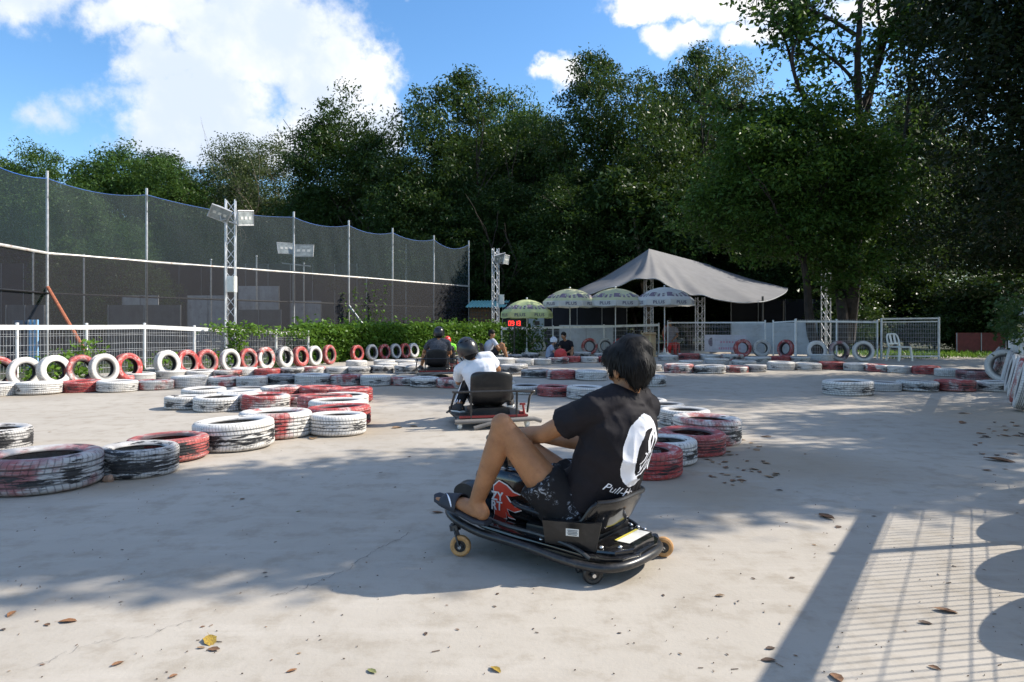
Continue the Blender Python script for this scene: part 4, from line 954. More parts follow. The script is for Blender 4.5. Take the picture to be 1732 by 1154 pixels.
    if face:
        mb = MB()
        for e in (-1, 1): mb.mat(0).ell(at(.031 * e, .078, .002), .012 * s); mb.mat(1).ell(at(.031 * e, .087, .002), .006 * s)
        mb.build('eyes', [eye_white, eye_dark], t)
        mb = MB(); mb.ell(at(0, .094, -.060), tuple(q * s for q in (.022, .007, .0075)), E); mb.build('mouth', lip_m, t)
    if hair == 'hair':
        mb = MB(); mb.ell(at(0, -.018, .045), tuple(q * s for q in (.09, .108, .095)), E, 18, 12).ell(at(0, -.05, -.01), tuple(q * s for q in (.08, .07, .085)), E)
        remeshed(mb, 'hair', hair_m, max(.008, voxel * .7), 3, t, post=lambda q: q + hu * .01 * noise.noise(q * 30))
    if glasses:
        mb = MB()
        for e in (-1, 1): mb.ell(at(.034 * e, .098, .004), tuple(q * s for q in (.03, .008, .02)), E)
        mb.bar(at(-.08, .095, .01), at(.08, .095, .01), .012, .012); mb.build('sunglasses', eye_dark, t)
    if helmet:
        mb = MB(); mb.ell(at(0, -.045, -.035), tuple(q * s for q in (.078, .062, .075)), E); remeshed(mb, 'hair', hair_m, max(.008, voxel * .7), 3, t)
        mb = MB(); n = 24; prof = []
        for k in range(13):
            th = math.pi * .64 * k / 12; prof.append((max(.001, .122 * math.sin(th)) * s, .148 * math.cos(th) * s))
        prof += [(prof[-1][0] - .012 * s, prof[-1][1]), (.10 * s, 0.0)]
        M = E.to_4x4() @ Matrix.Diagonal((1, 1.14, 1, 1)); M.translation = at(0, -.012, .018)
        mb.lathe(prof, n, M); ho = mb.build('helmet', helmet, t)
        mb = MB()
        for k in range(9):
            a = 2 * math.pi * k / 9; th = .85; q = Vector((.122 * math.sin(th) * math.cos(a), .122 * math.sin(th) * math.sin(a), .148 * math.cos(th))) * s * 1.005
            tg = Vector((-math.sin(a), math.cos(a), 0)); rd = q.normalized(); up_ = tg.cross(rd)
            mb.box(M @ q, (.036 * s, .006 * s, .012 * s), rot=(E @ Matrix((tg, rd, up_)).transposed()))
        mb.build('vents', eye_dark, ho)
        mb = MB(); mb.tube([at(-.105, .02, -.03), at(-.07, .05, -.10), at(0, .06, -.125), at(.07, .05, -.10), at(.105, .02, -.03)], .008 * s, 6); mb.build('chin_strap', black_rope, ho)
    if shoe:
        for e in 'LR':
            mb = MB(); hpL, f, L, u = foot(MB(), g('an' + e), g('to' + e), s); to = g('to' + e)
            mb.loft([(hpL - f * .03 * s - u * .01 * s, L * .034 * s, u * .045 * s), (hpL + f * .04 * s + u * .02 * s, L * .042 * s, u * .062 * s), (hpL.lerp(to, .6), L * .052 * s, u * .042 * s), (hpL.lerp(to, 1.02), L * .046 * s, u * .026 * s), (hpL.lerp(to, 1.1), L * .02 * s, u * .012 * s)], 16, 2.5)
            so = mb.build('shoe', shoe, t, angle=180)
            mb = MB(); mb.loft([(hpL - f * .035 * s - u * .042 * s, L * .034 * s, u * .014 * s), (hpL.lerp(to, .6) - u * .03 * s, L * .054 * s, u * .014 * s), (hpL.lerp(to, 1.1) - u * .02 * s, L * .03 * s, u * .014 * s)], 16, 3); mb.build('sole', white_plastic, so)
    return t, sh_o, (lat, ax, front)

# ------------------------------------------------------------------ near drift kart
KO = V(.326, 3.088, 0); kf = V(-.8, .6, 0); kl = V(-.6, -.8, 0)
def K(f, l, z): return KO + kf * f + kl * l + V(0, 0, z)
kart = thing('drift_kart', 'black low drift kart on tan castor wheels carrying the rider in the black T-shirt', 'kart', KO)
side = [(.655, 0, .185), (.645, .14, .182), (.60, .245, .176), (.50, .30, .158), (.36, .305, .128), (.22, .30, .118), (.08, .305, .112), (-.06, .295, .092), (-.16, .27, .078), (-.25, .235, .076), (-.305, .15, .080), (-.325, .0, .084)]
loop = [V(*q) for q in side] + [V(a, -b * (.86 if a < -.1 else .95), c) for a, b, c in side[-2:0:-1]]
loop = [cr(loop + [loop[0]], i / 120) for i in range(120)]
mb = MB(); mb.tube([K(*q) for q in loop], .019, 10, closed=True); mb.build('frame_tube', black_metal, kart)
mb = MB()
for e in (1, -1): mb.tube([cr([K(.60, .19 * e, .215), K(.45, .25 * e, .195), K(.25, .25 * e, .165), K(.05, .255 * e, .158), K(-.1, .25 * e, .135), K(-.17, .24 * e, .1)], i / 24) for i in range(25)], .0095, 8)
mb.build('side_bar', black_metal, kart)
mb = MB(); mb.loft([(K(f, 0, z), kl * w_, zz * .011) for f, w_, z in [(.63, .10, .20), (.60, .20, .197), (.5, .27, .18), (.36, .285, .148), (.2, .28, .135), (.0, .272, .122), (-.14, .25, .106), (-.23, .215, .098), (-.285, .17, .098), (-.315, .09, .10)]], 28, 7)
deck = mb.build('deck', black_gloss, kart, angle=30)
mb = MB(); mb.loft([(K(f, 0, .118), kl * w_, zz * .016) for f, w_ in [(-.13, .19), (-.18, .20), (-.25, .175), (-.295, .10)]], 28, 4); mb.build('rear_plate', black_gloss, kart, angle=30)
mb = MB(); mb.loft([(K(f, 0, .06), kl * w_, zz * .025) for f, w_ in [(.5, .1), (.2, .18), (-.2, .16), (-.28, .08)]], 20, 4); mb.build('belly_pan', black_plastic, kart)
mb = MB(); sx = V(.6, .8, 0); c_ = K(-.225, -.035, .1365)
def quad(mb, c, ax, ay, hx, hy): mb.add([c - ax * hx - ay * hy, c + ax * hx - ay * hy, c + ax * hx + ay * hy, c - ax * hx + ay * hy], [(0, 1, 2, 3)])
quad(mb, c_, sx, kf, .10, .036); o = mb.build('warning_sticker', sticker_m, kart, smooth=False)
mb = MB(); quad(mb, c_ + kf * .029 + zz * .002, sx, kf, .10, .006); mb.build('yellow_stripe', sticker_y, o, smooth=False)
for a, b in [(-.15, .205), (-.15, .165), (-.19, .18), (-.14, -.185), (-.18, -.175), (-.22, -.16), (-.25, .13), (.02, .24), (.07, .24)]: MB().ell(K(a, b, .136), (.010, .010, .008)).build('bolt', steel, kart)
# seat shell
rows = []
prof = [(.20, .175), (.14, .150), (.04, .138), (-.06, .136), (-.13, .150), (-.18, .19), (-.215, .25), (-.24, .295), (-.25, .332)]
for i in range(25):
    q = cr([V(a, 0, b) for a, b in prof], i / 24); q2 = cr([V(a, 0, b) for a, b in prof], min(1, i / 24 + .02)); q0 = cr([V(a, 0, b) for a, b in prof], max(0, i / 24 - .02)); tg = (q2 - q0).normalized(); nn = V(-tg.z, 0, tg.x) * -1
    if nn.z < -.2: nn = -nn
    row = []
    for k in range(21):
        s_ = k / 10 - 1; wd = .215 * (1 - .12 * (i / 24) ** 3); up_ = .10 * abs(s_) ** 3.2 * (1 - .25 * (i / 24)); drop = .03 * (s_ ** 2) * (i / 24) ** 4
        nv = nn if nn.x >= 0 or nn.z > .1 else -nn
        p = q + V(abs(nv.x), 0, max(0, nv.z)) * up_; row.append(K(p.x, s_ * wd, p.z - drop))
    rows.append(row)
mb = MB(); mb.grid(rows); seat = mb.build('seat', black_gloss, kart, angle=180)
md = seat.modifiers.new('thick', 'SOLIDIFY'); md.thickness = .014; md.offset = -1
mb = MB(); mb.tube([rows[-1][k] for k in range(21)], .010, 8).tube([r[0] for r in rows], .010, 8).tube([r[-1] for r in rows], .010, 8); mb.build('seat_rim', black_plastic, seat)
mb = MB(); mb.loft([(K(f, .0, .15), kl * .20, zz * .035) for f in (.18, -.12)], 16, 6); mb.build('seat_base', black_plastic, kart)
mb = MB(); c_ = P(968, 901, 2.80); quad(mb, c_, V(.97, -.2, -.03), zz, .027, .015); lab = mb.build('rating_label', sticker_m, kart, smooth=False)
mb = MB()
for k in range(4): quad(mb, c_ + V(0, -.003, .009 - k * .006), V(.97, -.2, -.03), zz, .022 - .003 * (k % 2), .0014)
mb.build('fine_print', grey_ink, lab, smooth=False)
mb = MB(); q = [P(962 - 45, 880, 2.86), P(962 + 55, 888, 2.80), P(962 + 45, 935, 2.82), P(962 - 40, 918, 2.88)]; nn = V(.25, .95, 0) * .03
mb.add(q + [p + nn for p in q], [(0, 1, 2, 3), (7, 6, 5, 4), (0, 4, 5, 1), (1, 5, 6, 2), (2, 6, 7, 3), (3, 7, 4, 0)]); mb.build('seat_bracket', black_plastic, kart)
# front cover with printed flames
cv = MB(); cv.loft([(K(f, 0, z), kl * w_, zz * h) for f, w_, h, z in [(.10, .07, .05, .22), (.14, .125, .10, .24), (.30, .135, .125, .262), (.46, .13, .12, .265), (.54, .10, .085, .25), (.57, .05, .04, .24)]], 28, 5)
cover = cv.build('front_cover', black_gloss, kart, angle=40)
def onside(px, py):                                                  # point of the cover's left side under a photo pixel
    o_ = V(0, 0, CH); d_ = V((px - 866) / FPX, 1, -(py - HY) / FPX); pl = K(.3, .139, 0); n_ = kl
    return o_ + d_ * ((pl - o_).dot(n_) / d_.dot(n_))
def flame(mb, pts, off): mb.add([onside(*q) + kl * off for q in pts], [tuple(range(len(pts)))])
red = [(836, 822), (845, 814), (858, 822), (868, 833), (880, 838), (866, 840), (856, 838), (862, 848), (872, 858), (886, 862), (870, 866), (858, 860), (862, 870), (872, 878), (860, 874), (856, 866), (858, 876), (838, 876)]
wr_ = []
cx_, cy_ = 852, 846
for (a, b) in red: L_ = math.hypot(a - cx_, b - cy_); wr_.append((cx_ + (a - cx_) * (1 + 2.6 / L_), cy_ + (b - cy_) * (1 + 2.2 / L_)))
m1 = MB(); flame(m1, wr_, .002); fo = m1.build('flame_outline', flame_white, cover, smooth=False); m2 = MB(); flame(m2, red, .004); m2.build('flame_print', flame_red, cover, smooth=False)
tx_ = V(.8, -.6, 0)
for body, px, py in (('ZY', 842, 840), ('RT', 841, 856)):
    M = Matrix((tx_, zz, kl)).transposed().to_4x4(); M.translation = onside(px, py) + kl * .006; mb = MB(); put_text(mb, body, .058, M, sx=.95, bold=.003); mb.build('lettering', flame_white, cover, smooth=False)
mb = MB(); c_ = P(797, 832, 3.36); mb.loft([(c_ - kl * .05, kf * .07, zz * .05), (c_, kf * .08, zz * .06), (c_ + kl * .05, kf * .07, zz * .05)], 20); mb.build('nose_cover', black_plastic, kart)
# steering
mb = MB(); top = V(-.05, 3.375, .475); mb.tube([K(.47, -.04, .3), top], .016, 10); st = mb.build('steering_column', black_metal, kart)
mb = MB(); ha, hb_ = V(-.115, 3.30, .515), V(.03, 3.47, .50); mb.tube([ha, top + V(0, 0, .02), hb_], .014, 10); mb.build('handlebar', black_metal, st)
def caster(wc, rad, stem_top, m, ax, wd=.032):
    """wheel centre, radius, stem top, tyre material, axle direction"""
    r_ = MB(); E = Matrix((V(0, 0, 1).cross(ax).normalized(), ax, V(0, 0, 1))).transposed(); M = E.to_4x4() @ Matrix.Rotation(R(90), 4, 'X'); M.translation = wc
    fk = MB(); top = V(stem_top.x, stem_top.y, stem_top.z)
    for e in (-1, 1): fk.bar(wc + ax * e * (wd / 2 + .006), wc.lerp(top, .78) + ax * e * (wd / 2 + .004), .006, .026, up=ax)
    fk.tube([wc.lerp(top, .70) - V(0, 0, .004), wc.lerp(top, .82) + V(0, 0, .008)], .026, 14).tube([wc.lerp(top, .8), top], .014, 10).ell(wc.lerp(top, .86), (.024, .024, .012))
    f = fk.build('caster', black_metal, kart)
    MB().lathe([(rad * .55, -wd * .42), (rad * .8, -wd / 2), (rad * .95, -wd * .36), (rad, 0), (rad * .95, wd * .36), (rad * .8, wd / 2), (rad * .55, wd * .42)], 32, M, closed=True).build('wheel', m, f)
    MB().lathe([(.004, -wd * .45), (rad * .3, -wd * .5), (rad * .34, -wd * .3), (rad * .56, -wd * .3), (rad * .56, wd * .3), (rad * .34, wd * .3), (rad * .3, wd * .5), (.004, wd * .45)], 24, M).build('hub', black_metal, f)
    MB().tube([wc - ax * (wd / 2 + .016), wc + ax * (wd / 2 + .016)], .008, 8).build('axle_bolt', steel, f)
axd = V(.12, .99, 0).normalized()
g = G(779, 941); caster(g + zz * .049, .049, P(767, 884, 3.16), urethane, axd)
g = G(1002, 988); caster(g + zz * .043, .043, P(978, 960, 2.86), black_plastic, V(-.15, .985, 0).normalized())  # shade put into the colour: this wheel is black, its mates tan
g = G(1122, 942); caster(g + zz * .046, .046, P(1100, 908, 3.08), urethane, V(.2, .98, 0).normalized())
g = K(.47, -.27, 0); caster(g + zz * .049, .049, g + V(-.02, 0, .155), urethane, axd)

# the rider in black
J = dict(pel=K(-.02, 0, .235), neck=V(.505, 2.965, .755), head=V(.512, 2.985, .868), look=V(-.45, .89, -.12), hup=V(-.04, .03, 1),
         shL=V(.338, 2.872, .70), elL=V(.135, 3.0, .577), wrL=V(-.035, 3.215, .535), shR=V(.592, 3.065, .69), elR=V(.36, 3.30, .49), wrR=V(.115, 3.435, .50),
         hpL=V(.235, 2.99, .245), knL=V(-.042, 2.955, .618), anL=V(-.160, 3.075, .262), toL=V(-.325, 3.19, .262), hpR=V(.36, 3.19, .245), knR=V(.045, 3.49, .455), anR=V(-.115, 3.62, .262), toR=V(-.15, 3.82, .25),
         handL=V(-.55, .6, -.12), palmL=V(.2, .3, -1), thumbL=V(.6, .5, .2), handR=V(-.9, .25, .0), palmR=V(.1, .3, -1), thumbR=V(-.3, -.9, .2), curl=58)
# own build: finer than the generic one
def near_rider():
    t, sh, (lat, ax, front) = person('barefaced black-haired rider in black printed T-shirt and slide sandals seated on the near kart', KO, J, skin_m, tee_black, shorts_m, False, None, None, None, .0062, 1, None, .60, True, 'person', .40)
    hl, hf, hu = frame3(J['look'], J['hup']); hd = J['head']; E = Matrix((hl, hf, hu)).transposed(); at = lambda a, b, c: hd + hl * a + hf * b + hu * c
    mb = MB(); mb.ell(at(0, -.012, .042), (.096, .108, .094), E, 24, 16).ell(at(0, -.060, .012), (.087, .068, .080), E, 20, 14).ell(at(-.012, -.02, .075), (.085, .095, .075), E).ell(at(.012, .06, .055), (.08, .055, .06), E)
    mb.ell(at(.068, .034, .012), (.016, .022, .038), E).ell(at(-.068, .034, .012), (.016, .022, .038), E).ell(at(0, -.062, -.052), (.058, .038, .036), E)
    hr = remeshed(mb, 'hair', hair_m, .007, 4, t, post=lambda q: q + (q - hd).normalized() * .005 * noise.noise(q * 24))
    # strands lying over the hair
    bvh = BVHTree.FromPolygons([v.co + KO for v in hr.data.vertices], [tuple(p.vertices) for p in hr.data.polygons]); rn = random.Random(4); mb = MB(); crown = at(.01, -.045, .13)
    for k in range(2600):
        d_ = Vector((rn.gauss(0, 1), rn.gauss(0, 1), rn.gauss(.25, .9))).normalized(); q = hd + d_ * .3; hit, nr, _, _ = bvh.ray_cast(q, -d_)
        if not hit: continue
        flow = (hit - crown); flow = flow - nr * flow.dot(nr); flow = (flow.normalized() if flow.length > .01 else Vector((0, 0, -1))) + Vector((rn.uniform(-.22, .22), rn.uniform(-.22, .22), rn.uniform(-.45, .1))); L_ = rn.uniform(.025, .05)
        sd_ = flow.cross(nr).normalized() * rn.uniform(.0012, .0026); lift = rn.uniform(.000, .0045)
        pts = [hit - nr * .002, hit + flow * L_ * .5 + nr * (lift * .7 + .002) - nr * .003, hit + flow * L_ + nr * lift - nr * .007]
        n = len(mb.v); mb.v += [pts[0] - sd_, pts[0] + sd_, pts[1] - sd_ * .8, pts[1] + sd_ * .8, pts[2]]; mb.f += [(n, n + 1, n + 3, n + 2), (n + 2, n + 3, n + 4)]; mb.m += [0, 0]
    mb.build('strands', hair_m, hr, angle=180)
    # printed emblem and script on the back, laid on the cloth
    sv = [v.co + KO for v in sh.data.vertices]; bvh = BVHTree.FromPolygons(sv, [tuple(p.vertices) for p in sh.data.polygons])
    upv = ax; nb = -front; lt = -lat; C0 = J['pel'].lerp(J['neck'], .645) + nb * .10 + lt * .016
    def proj(a, b, off=.0022):
        q = C0 + lt * a + upv * b; hit, nr, _, _ = bvh.ray_cast(q + nb * .35, -nb)
        if not hit: return q
        return hit + nr * off if nr.dot(nb) > 0 else hit - nr * off
    strokes = [([(745, 665), (722, 715), (735, 770), (765, 800)], 24), ([(770, 690), (765, 770)], 16), ([(752, 655), (766, 690)], 16), ([(745, 790), (722, 850), (690, 872)], 13), ([(770, 790), (742, 870), (715, 925), (700, 890)], 10), ([(798, 790), (785, 860), (750, 872)], 9),
               ([(785, 860), (772, 920), (725, 955), (690, 972)], 9), ([(750, 870), (706, 945)], 8), ([(712, 800), (740, 812)], 12), ([(760, 880), (752, 930)], 6)]
    def sdist(x, y):
        best = -99
        for pts, w_ in strokes:
            for (ax_, ay_), (bx_, by_) in zip(pts, pts[1:]):
                dx, dy = bx_ - ax_, by_ - ay_; f = max(0, min(1, ((x - ax_) * dx + (y - ay_) * dy) / (dx * dx + dy * dy)))
                best = max(best, w_ / 2 - math.hypot((x - ax_ - f * dx), (y - ay_ - f * dy)))
        return best
    def inside(x, y):
        n_ = noise.noise(Vector((x * .02, y * .02, 3))) * .06 + noise.noise(Vector((x * .07, y * .03, 9))) * .05
        e1 = math.hypot((x - 690) / 125, (y - 805) / 250) + n_ * .4
        e2 = math.hypot((x - 728) / 74, (y - 815) / 182) + n_
        bite = math.hypot((x - 772) / 30, (y - 965) / 48) < 1 + n_ * 3
        if sdist(x, y) > 0: return True
        return e1 < 1 and e2 > 1 and not bite
    NX_, NY_ = 120, 170; HW, HH = .110, .16; idx = {}; mb = MB()
    for j in range(NY_):
        for i in range(NX_):
            x = 560 + (i + .5) / NX_ * 265; y = 550 + (j + .5) / NY_ * 510
            if not inside(x, y): continue
            f = []
            for a, b in ((i, j), (i + 1, j), (i + 1, j + 1), (i, j + 1)):
                if (a, b) not in idx: idx[(a, b)] = len(mb.v); mb.v.append(proj((a / NX_ * 2 - 1) * HW, (1 - b / NY_ * 2) * HH))
                f.append(idx[(a, b)])
            mb.f.append(tuple(f)); mb.m.append(0)
    mb.build('back_emblem', print_white, sh, angle=180)
    mb = MB(); vs, fs = text_shape('Pull-Ho', .05, .35)
    mb.add([proj(-.055 + v.x, -.176 + v.y - v.x * .12, .0055) for v in vs], fs); mb.build('back_lettering', print_white, sh, smooth=False)
    # slide sandals
    for e in 'LR':
        an, to = J['an' + e], J['to' + e]; heel, f, L, u = foot(MB(), an, to, 1); mb = MB()
        mb.loft([(heel - f * .03 - u * .040, L * .030, u * .011), (heel + f * .03 - u * .037, L * .038, u * .012), (heel.lerp(to, .55) - u * .030, L * .045, u * .012), (heel.lerp(to, .85) - u * .024, L * .052, u * .012), (heel.lerp(to, 1.05) - u * .016, L * .047, u * .012), (heel.lerp(to, 1.13) - u * .008, L * .025, u * .010)], 20, 4)
        so = mb.build('sandal', sandal_m, t); mb = MB(); rows = []
        for k in range(17):
            a = math.pi * k / 16; row = []
            for q in range(6):
                g_ = .50 + .40 * q / 5; c_ = heel.lerp(to, g_); row.append(c_ - u * .026 + L * math.cos(a) * .056 + u * (.012 + .062 * (1 - .45 * q / 5)) * math.sin(a) ** .8)
            rows.append(row)
        mb.grid(rows); b_ = mb.build('strap', sandal_m, so, angle=180); md = b_.modifiers.new('t', 'SOLIDIFY'); md.thickness = .006
        if e == 'L':
            mb = MB(); n = 10; rw = []
            for k in range(n + 1):
                tt = k / n; a = .20 + 1.15 * tt; g_ = .56 + .30 * (tt ** 1.6); wd = .05 * math.sin(math.pi * min(1, tt * 1.05 + .04)) ** .8 * (1 - .5 * tt) + .006
                mk = lambda gg: heel.lerp(to, gg) - u * .026 + L * math.cos(a) * .0605 + u * (.0165 + .062 * (1 - .45 * (gg - .5) / .4)) * math.sin(a) ** .8
                rw.append([mk(g_), mk(g_ + wd)])
            mb.grid(rw); mb.build('tick_mark', print_white, b_, angle=180)
near_rider()

# ------------------------------------------------------------------ rail karts further along the track
def go_kart(label, loc, rz, group='karts on the track'):
    t = thing('rail_kart', label, 'kart', loc, rz, group); L = lambda mb, n, m, p=t, **k: mb.build(n, m, p, local=True, **k)
    L(MB().loft([((0, y, .115), (w_, 0, 0), (0, 0, .014)) for y, w_ in [(-.28, .36), (-.2, .39), (.3, .39), (.55, .33), (.72, .2), (.76, .08)]], 24, 6), 'deck', black_plastic)
    L(MB().loft([((0, y, .15), (.20, 0, 0), (0, 0, .05)) for y in (-.16, .2)], 16, 5), 'seat_base', black_plastic)
    rows = []; pr = [(.30, .25), (.2, .225), (.05, .215), (-.08, .22), (-.16, .27), (-.20, .36), (-.225, .48), (-.235, .555), (-.235, .585)]
    for i in range(23):
        q = cr([V(0, a, b) for a, b in pr], i / 22); f = i / 22; wd = .225 * (1 - .40 * max(0, (f - .80) / .2) ** 2.2) * (.82 + .18 * min(1, f * 3)); rows.append([V(wd * (k / 8 - 1), q.y + (.05 * abs(k / 8 - 1) ** 3 if f > .4 else 0), q.z + (.05 * abs(k / 8 - 1) ** 3 if f < .45 else 0)) for k in range(17)])
    mb = MB(); mb.grid(rows); so = L(mb, 'seat', black_plastic, angle=180); md = so.modifiers.new('t', 'SOLIDIFY'); md.thickness = .018
    mb = MB(); rl = [(-.43, .12, .13), (-.425, -.12, .20), (-.40, -.28, .37), (-.36, -.31, .385), (.36, -.31, .385), (.41, -.27, .36), (.425, -.12, .30), (.42, -.04, .13)]
    mb.tube([cr([V(*q) for q in rl], i / 60) for i in range(61)], .012, 8); ro = L(mb, 'rail', black_metal)
    for x in (-.24, .24): L(MB().tube([V(x, -.31, .385), V(x, -.30, .1)], .012, 8), 'rail_stay', black_metal)
    L(MB().box((0, -.30, .13), (.72, .022, .022)).box((.31, -.24, .14), (.05, .05, .05)), 'rear_crossbar', red_paint)
    L(MB().tube([V(.33, -.27, .13), V(.315, -.27, .24)], .012, 8).box((.31, -.27, .245), (.06, .02, .02)), 'brake_lever', red_paint)
    L(MB().tube([V(-.41, -.33, .085), V(.2, -.33, .09), V(.42, -.32, .095), V(.5, -.31, .07)], .024, 10).tube([V(-.22, -.36, .02), V(.1, -.33, .1)], .022, 10), 'bumper_tube', pm('grey_rubber', (.16, .15, .14), .8) if 'grey_rubber' not in MATS else MATS['grey_rubber'])
    mb = MB(); mb.tube([V(0, .45, .12), V(0, .52, .36), V(0, .43, .5)], .015, 8); sc = L(mb, 'steering_column', black_metal)
    mb = MB(); M = Matrix.Translation((0, .42, .51)) @ Matrix.Rotation(R(40), 4, 'X'); mb.tube([M @ V(.13 * math.cos(a), .13 * math.sin(a), 0) for a in [2 * math.pi * i / 20 for i in range(20)]], .012, 8, closed=True); mb.tube([M @ V(-.12, 0, 0), M @ V(.12, 0, 0)], .01, 6); L(mb, 'steering_wheel', black_metal, sc)
    for x, y in ((-.35, -.26), (.36, -.26), (0, .62)):
        M = Matrix.Translation((x, y, .05)) @ Matrix.Rotation(R(90), 4, 'Y')
        wo = L(MB().lathe([(.02, -.018), (.042, -.02), (.05, -.01), (.05, .01), (.042, .02), (.02, .018)], 20, M, closed=True), 'wheel', white_plastic)
        L(MB().box((x, y, .085), (.05, .03, .05)), 'fork', grey_metal, wo)
    return t
go_kart('black rail kart with a red crossbar carrying the white T-shirt rider', (-.253, 7.32, 0), R(13))
go_kart('black rail kart carrying the rider in the charcoal T-shirt by the kerb', (-1.60, 14.45, 0), R(8))
go_kart('black kart carrying the child in the lime vest and red helmet', (-1.62, 17.2, 0), R(-10))
go_kart('dark kart turned sideways carrying the dark-haired rider near the hedge end', (-.70, 19.5, 0), R(-75))

w_shoe = pm('black_shoe', (.02, .02, .022), .7)
J2 = dict(pel=V(-.26, 7.40, .31), neck=V(-.40, 7.40, .70), head=V(-.482, 7.42, .785), look=V(-.35, .92, -.12), hup=V(-.28, 0, .95), shL=V(-.575, 7.47, .575), elL=V(-.60, 7.68, .43), wrL=V(-.42, 7.88, .45), shR=V(-.255, 7.42, .72), elR=V(-.16, 7.62, .58), wrR=V(-.18, 7.85, .52),
          hpL=V(-.36, 7.45, .28), knL=V(-.47, 7.72, .50), anL=V(-.575, 7.42, .205), toL=V(-.66, 7.55, .155), hpR=V(-.16, 7.45, .28), knR=V(-.12, 7.78, .46), anR=V(-.02, 7.98, .2), toR=V(-.02, 8.14, .155))
t2, _, _ = person('rider in a white T-shirt, black helmet and striped trousers leaning left on the middle kart', (-.253, 7.32, 0), J2, skin_m, tee_white, stripe_m, True, None, helmet_black, w_shoe, .009, .96, None, .62)
mb = MB()
for e in 'LR':                                                       # side stripes on the trousers
    for o_ in (-.018, .018, .045):
        a, b = J2['kn' + e], J2['an' + e]; v_ = V(-.35, -1, .1).normalized(); sd_ = (b - a).cross(v_).normalized()
        mb.bar(a.lerp(b, .05) + v_ * .0715 + sd_ * o_, a.lerp(b, .92) + v_ * .056 + sd_ * o_ * .8, .009, .006, up=v_)
mb.build('trouser_stripes', print_white, t2)
def seated(label, d, pts, look, skin, shirt, legm, long, hair, helmet, shoe, s=1, hup=None, glasses=False):
    """joints given as photo position plus depth offset"""
    Jn = {k: P(v_[0], v_[1], d + v_[2]) for k, v_ in pts.items()}; Jn['look'] = V(*look)
    if hup: Jn['hup'] = V(*hup)
    b = Jn['pel'].copy(); b.z = 0
    return person(label, b, Jn, skin, shirt, legm, long, hair, helmet, shoe, .015, s, None, .6, True, glasses=glasses)
seated('rider in a charcoal T-shirt and dark helmet seen from behind, knees up by the kerb', 14.5, dict(pel=(742, 616, .1), neck=(742, 575, .15), head=(742.5, 565, .22), shL=(727, 580, .15), elL=(717, 595, .45), wrL=(726, 590, .75), shR=(757, 580, .15), elR=(762, 598, .4), wrR=(752, 592, .7),
       hpL=(735, 617, .15), knL=(718, 596, .55), anL=(713, 619, .65), toL=(709, 622, .85), hpR=(749, 617, .15), knR=(757, 600, .6), anR=(757, 618, .9), toR=(757, 622, 1.1)), (-.05, 1, -.05), skin_m, tee_grey, dark_cloth, False, None, helmet_black, w_shoe)
seated('child in a lime vest and red helmet riding ahead of the charcoal T-shirt rider', 17.2, dict(pel=(759, 601, .1), neck=(759, 583, .1), head=(757, 576.5, .12), shL=(751, 585, .1), elL=(748, 592, .3), wrL=(755, 592, .5), shR=(768, 585, .1), elR=(771, 593, .3), wrR=(764, 592, .5),
       hpL=(755, 602, .15), knL=(751, 595, .45), anL=(753, 606, .6), toL=(753, 607, .75), hpR=(763, 602, .15), knR=(768, 595, .45), anR=(768, 606, .6), toR=(768, 607, .75)), (.25, .95, 0), skin_l, lime_m, denim, False, None, helmet_red, w_shoe, .74)
seated('dark-haired rider in a pale grey top hugging bare knees on the sideways kart', 19.5, dict(pel=(822, 604, 0), neck=(832, 575, 0), head=(832, 565, -.02), shL=(829, 579, .18), elL=(840, 588, .25), wrL=(851, 588, .15), shR=(836, 578.5, -.18), elR=(843, 589, -.25), wrR=(852, 591, -.12),
       hpL=(824, 604, .12), knL=(848, 582, .2), anL=(857, 605, .2), toL=(866, 608, .2), hpR=(826, 604, -.1), knR=(851, 584, -.2), anR=(858, 606, -.2), toR=(867, 609, -.2)), (.9, -.2, -.15), skin_m, tee_pale, dark_cloth, False, 'hair', None, w_shoe, .95)
seated('person in white cap and blue-grey top sitting low with a red bag', 21.6, dict(pel=(929, 606, 0), neck=(933, 585, 0), head=(937, 577, -.02), shL=(931, 588, .17), elL=(940, 596, .2), wrL=(951, 592, .1), shR=(932, 588, -.17), elR=(938, 597, -.25), wrR=(951, 596, -.15),
       hpL=(931, 606, .1), knL=(947, 591, .15), anL=(955, 605, .15), toL=(962, 607, .15), hpR=(931, 606, -.1), knR=(946, 596, -.25), anR=(955, 606, -.3), toR=(962, 608, -.3)), (.95, -.3, -.05), skin_l, tee_blue, denim, False, None, pm('pale_cap', (.62, .64, .68), .5), w_shoe, .85)
seated('person in a black T-shirt sitting beside the white-capped person', 22.4, dict(pel=(958, 602, 0), neck=(957, 577, 0), head=(953, 568, -.05), shL=(966, 580, -.08), elL=(969, 592, -.15), wrL=(960, 596, -.3), shR=(949, 580, .05), elR=(946, 590, -.1), wrR=(951, 593, -.3),
       hpL=(963, 603, -.05), knL=(968, 592, -.4), anL=(966, 605, -.5), toL=(965, 608, -.65), hpR=(953, 603, 0), knR=(952, 594, -.4), anR=(953, 605, -.45), toR=(953, 608, -.6)), (-.6, -.8, -.1), skin_m, tee_black, dark_cloth, False, 'hair', None, w_shoe, .95)
b = P(948, HY, 21.3); b.z = 0; t = thing('bag', 'round red bag held by the seated white-capped person', 'bag', b)
mb = MB(); mb.ell(b + zz * .19, (.20, .16, .19), nu=20, nv=12); mb.build('body', red_plastic, t); MB().tube([b + zz * .37 + V(-.07, 0, -.02), b + zz * .43, b + zz * .37 + V(.07, 0, -.02)], .012, 6).build('handle', black_rope, t)
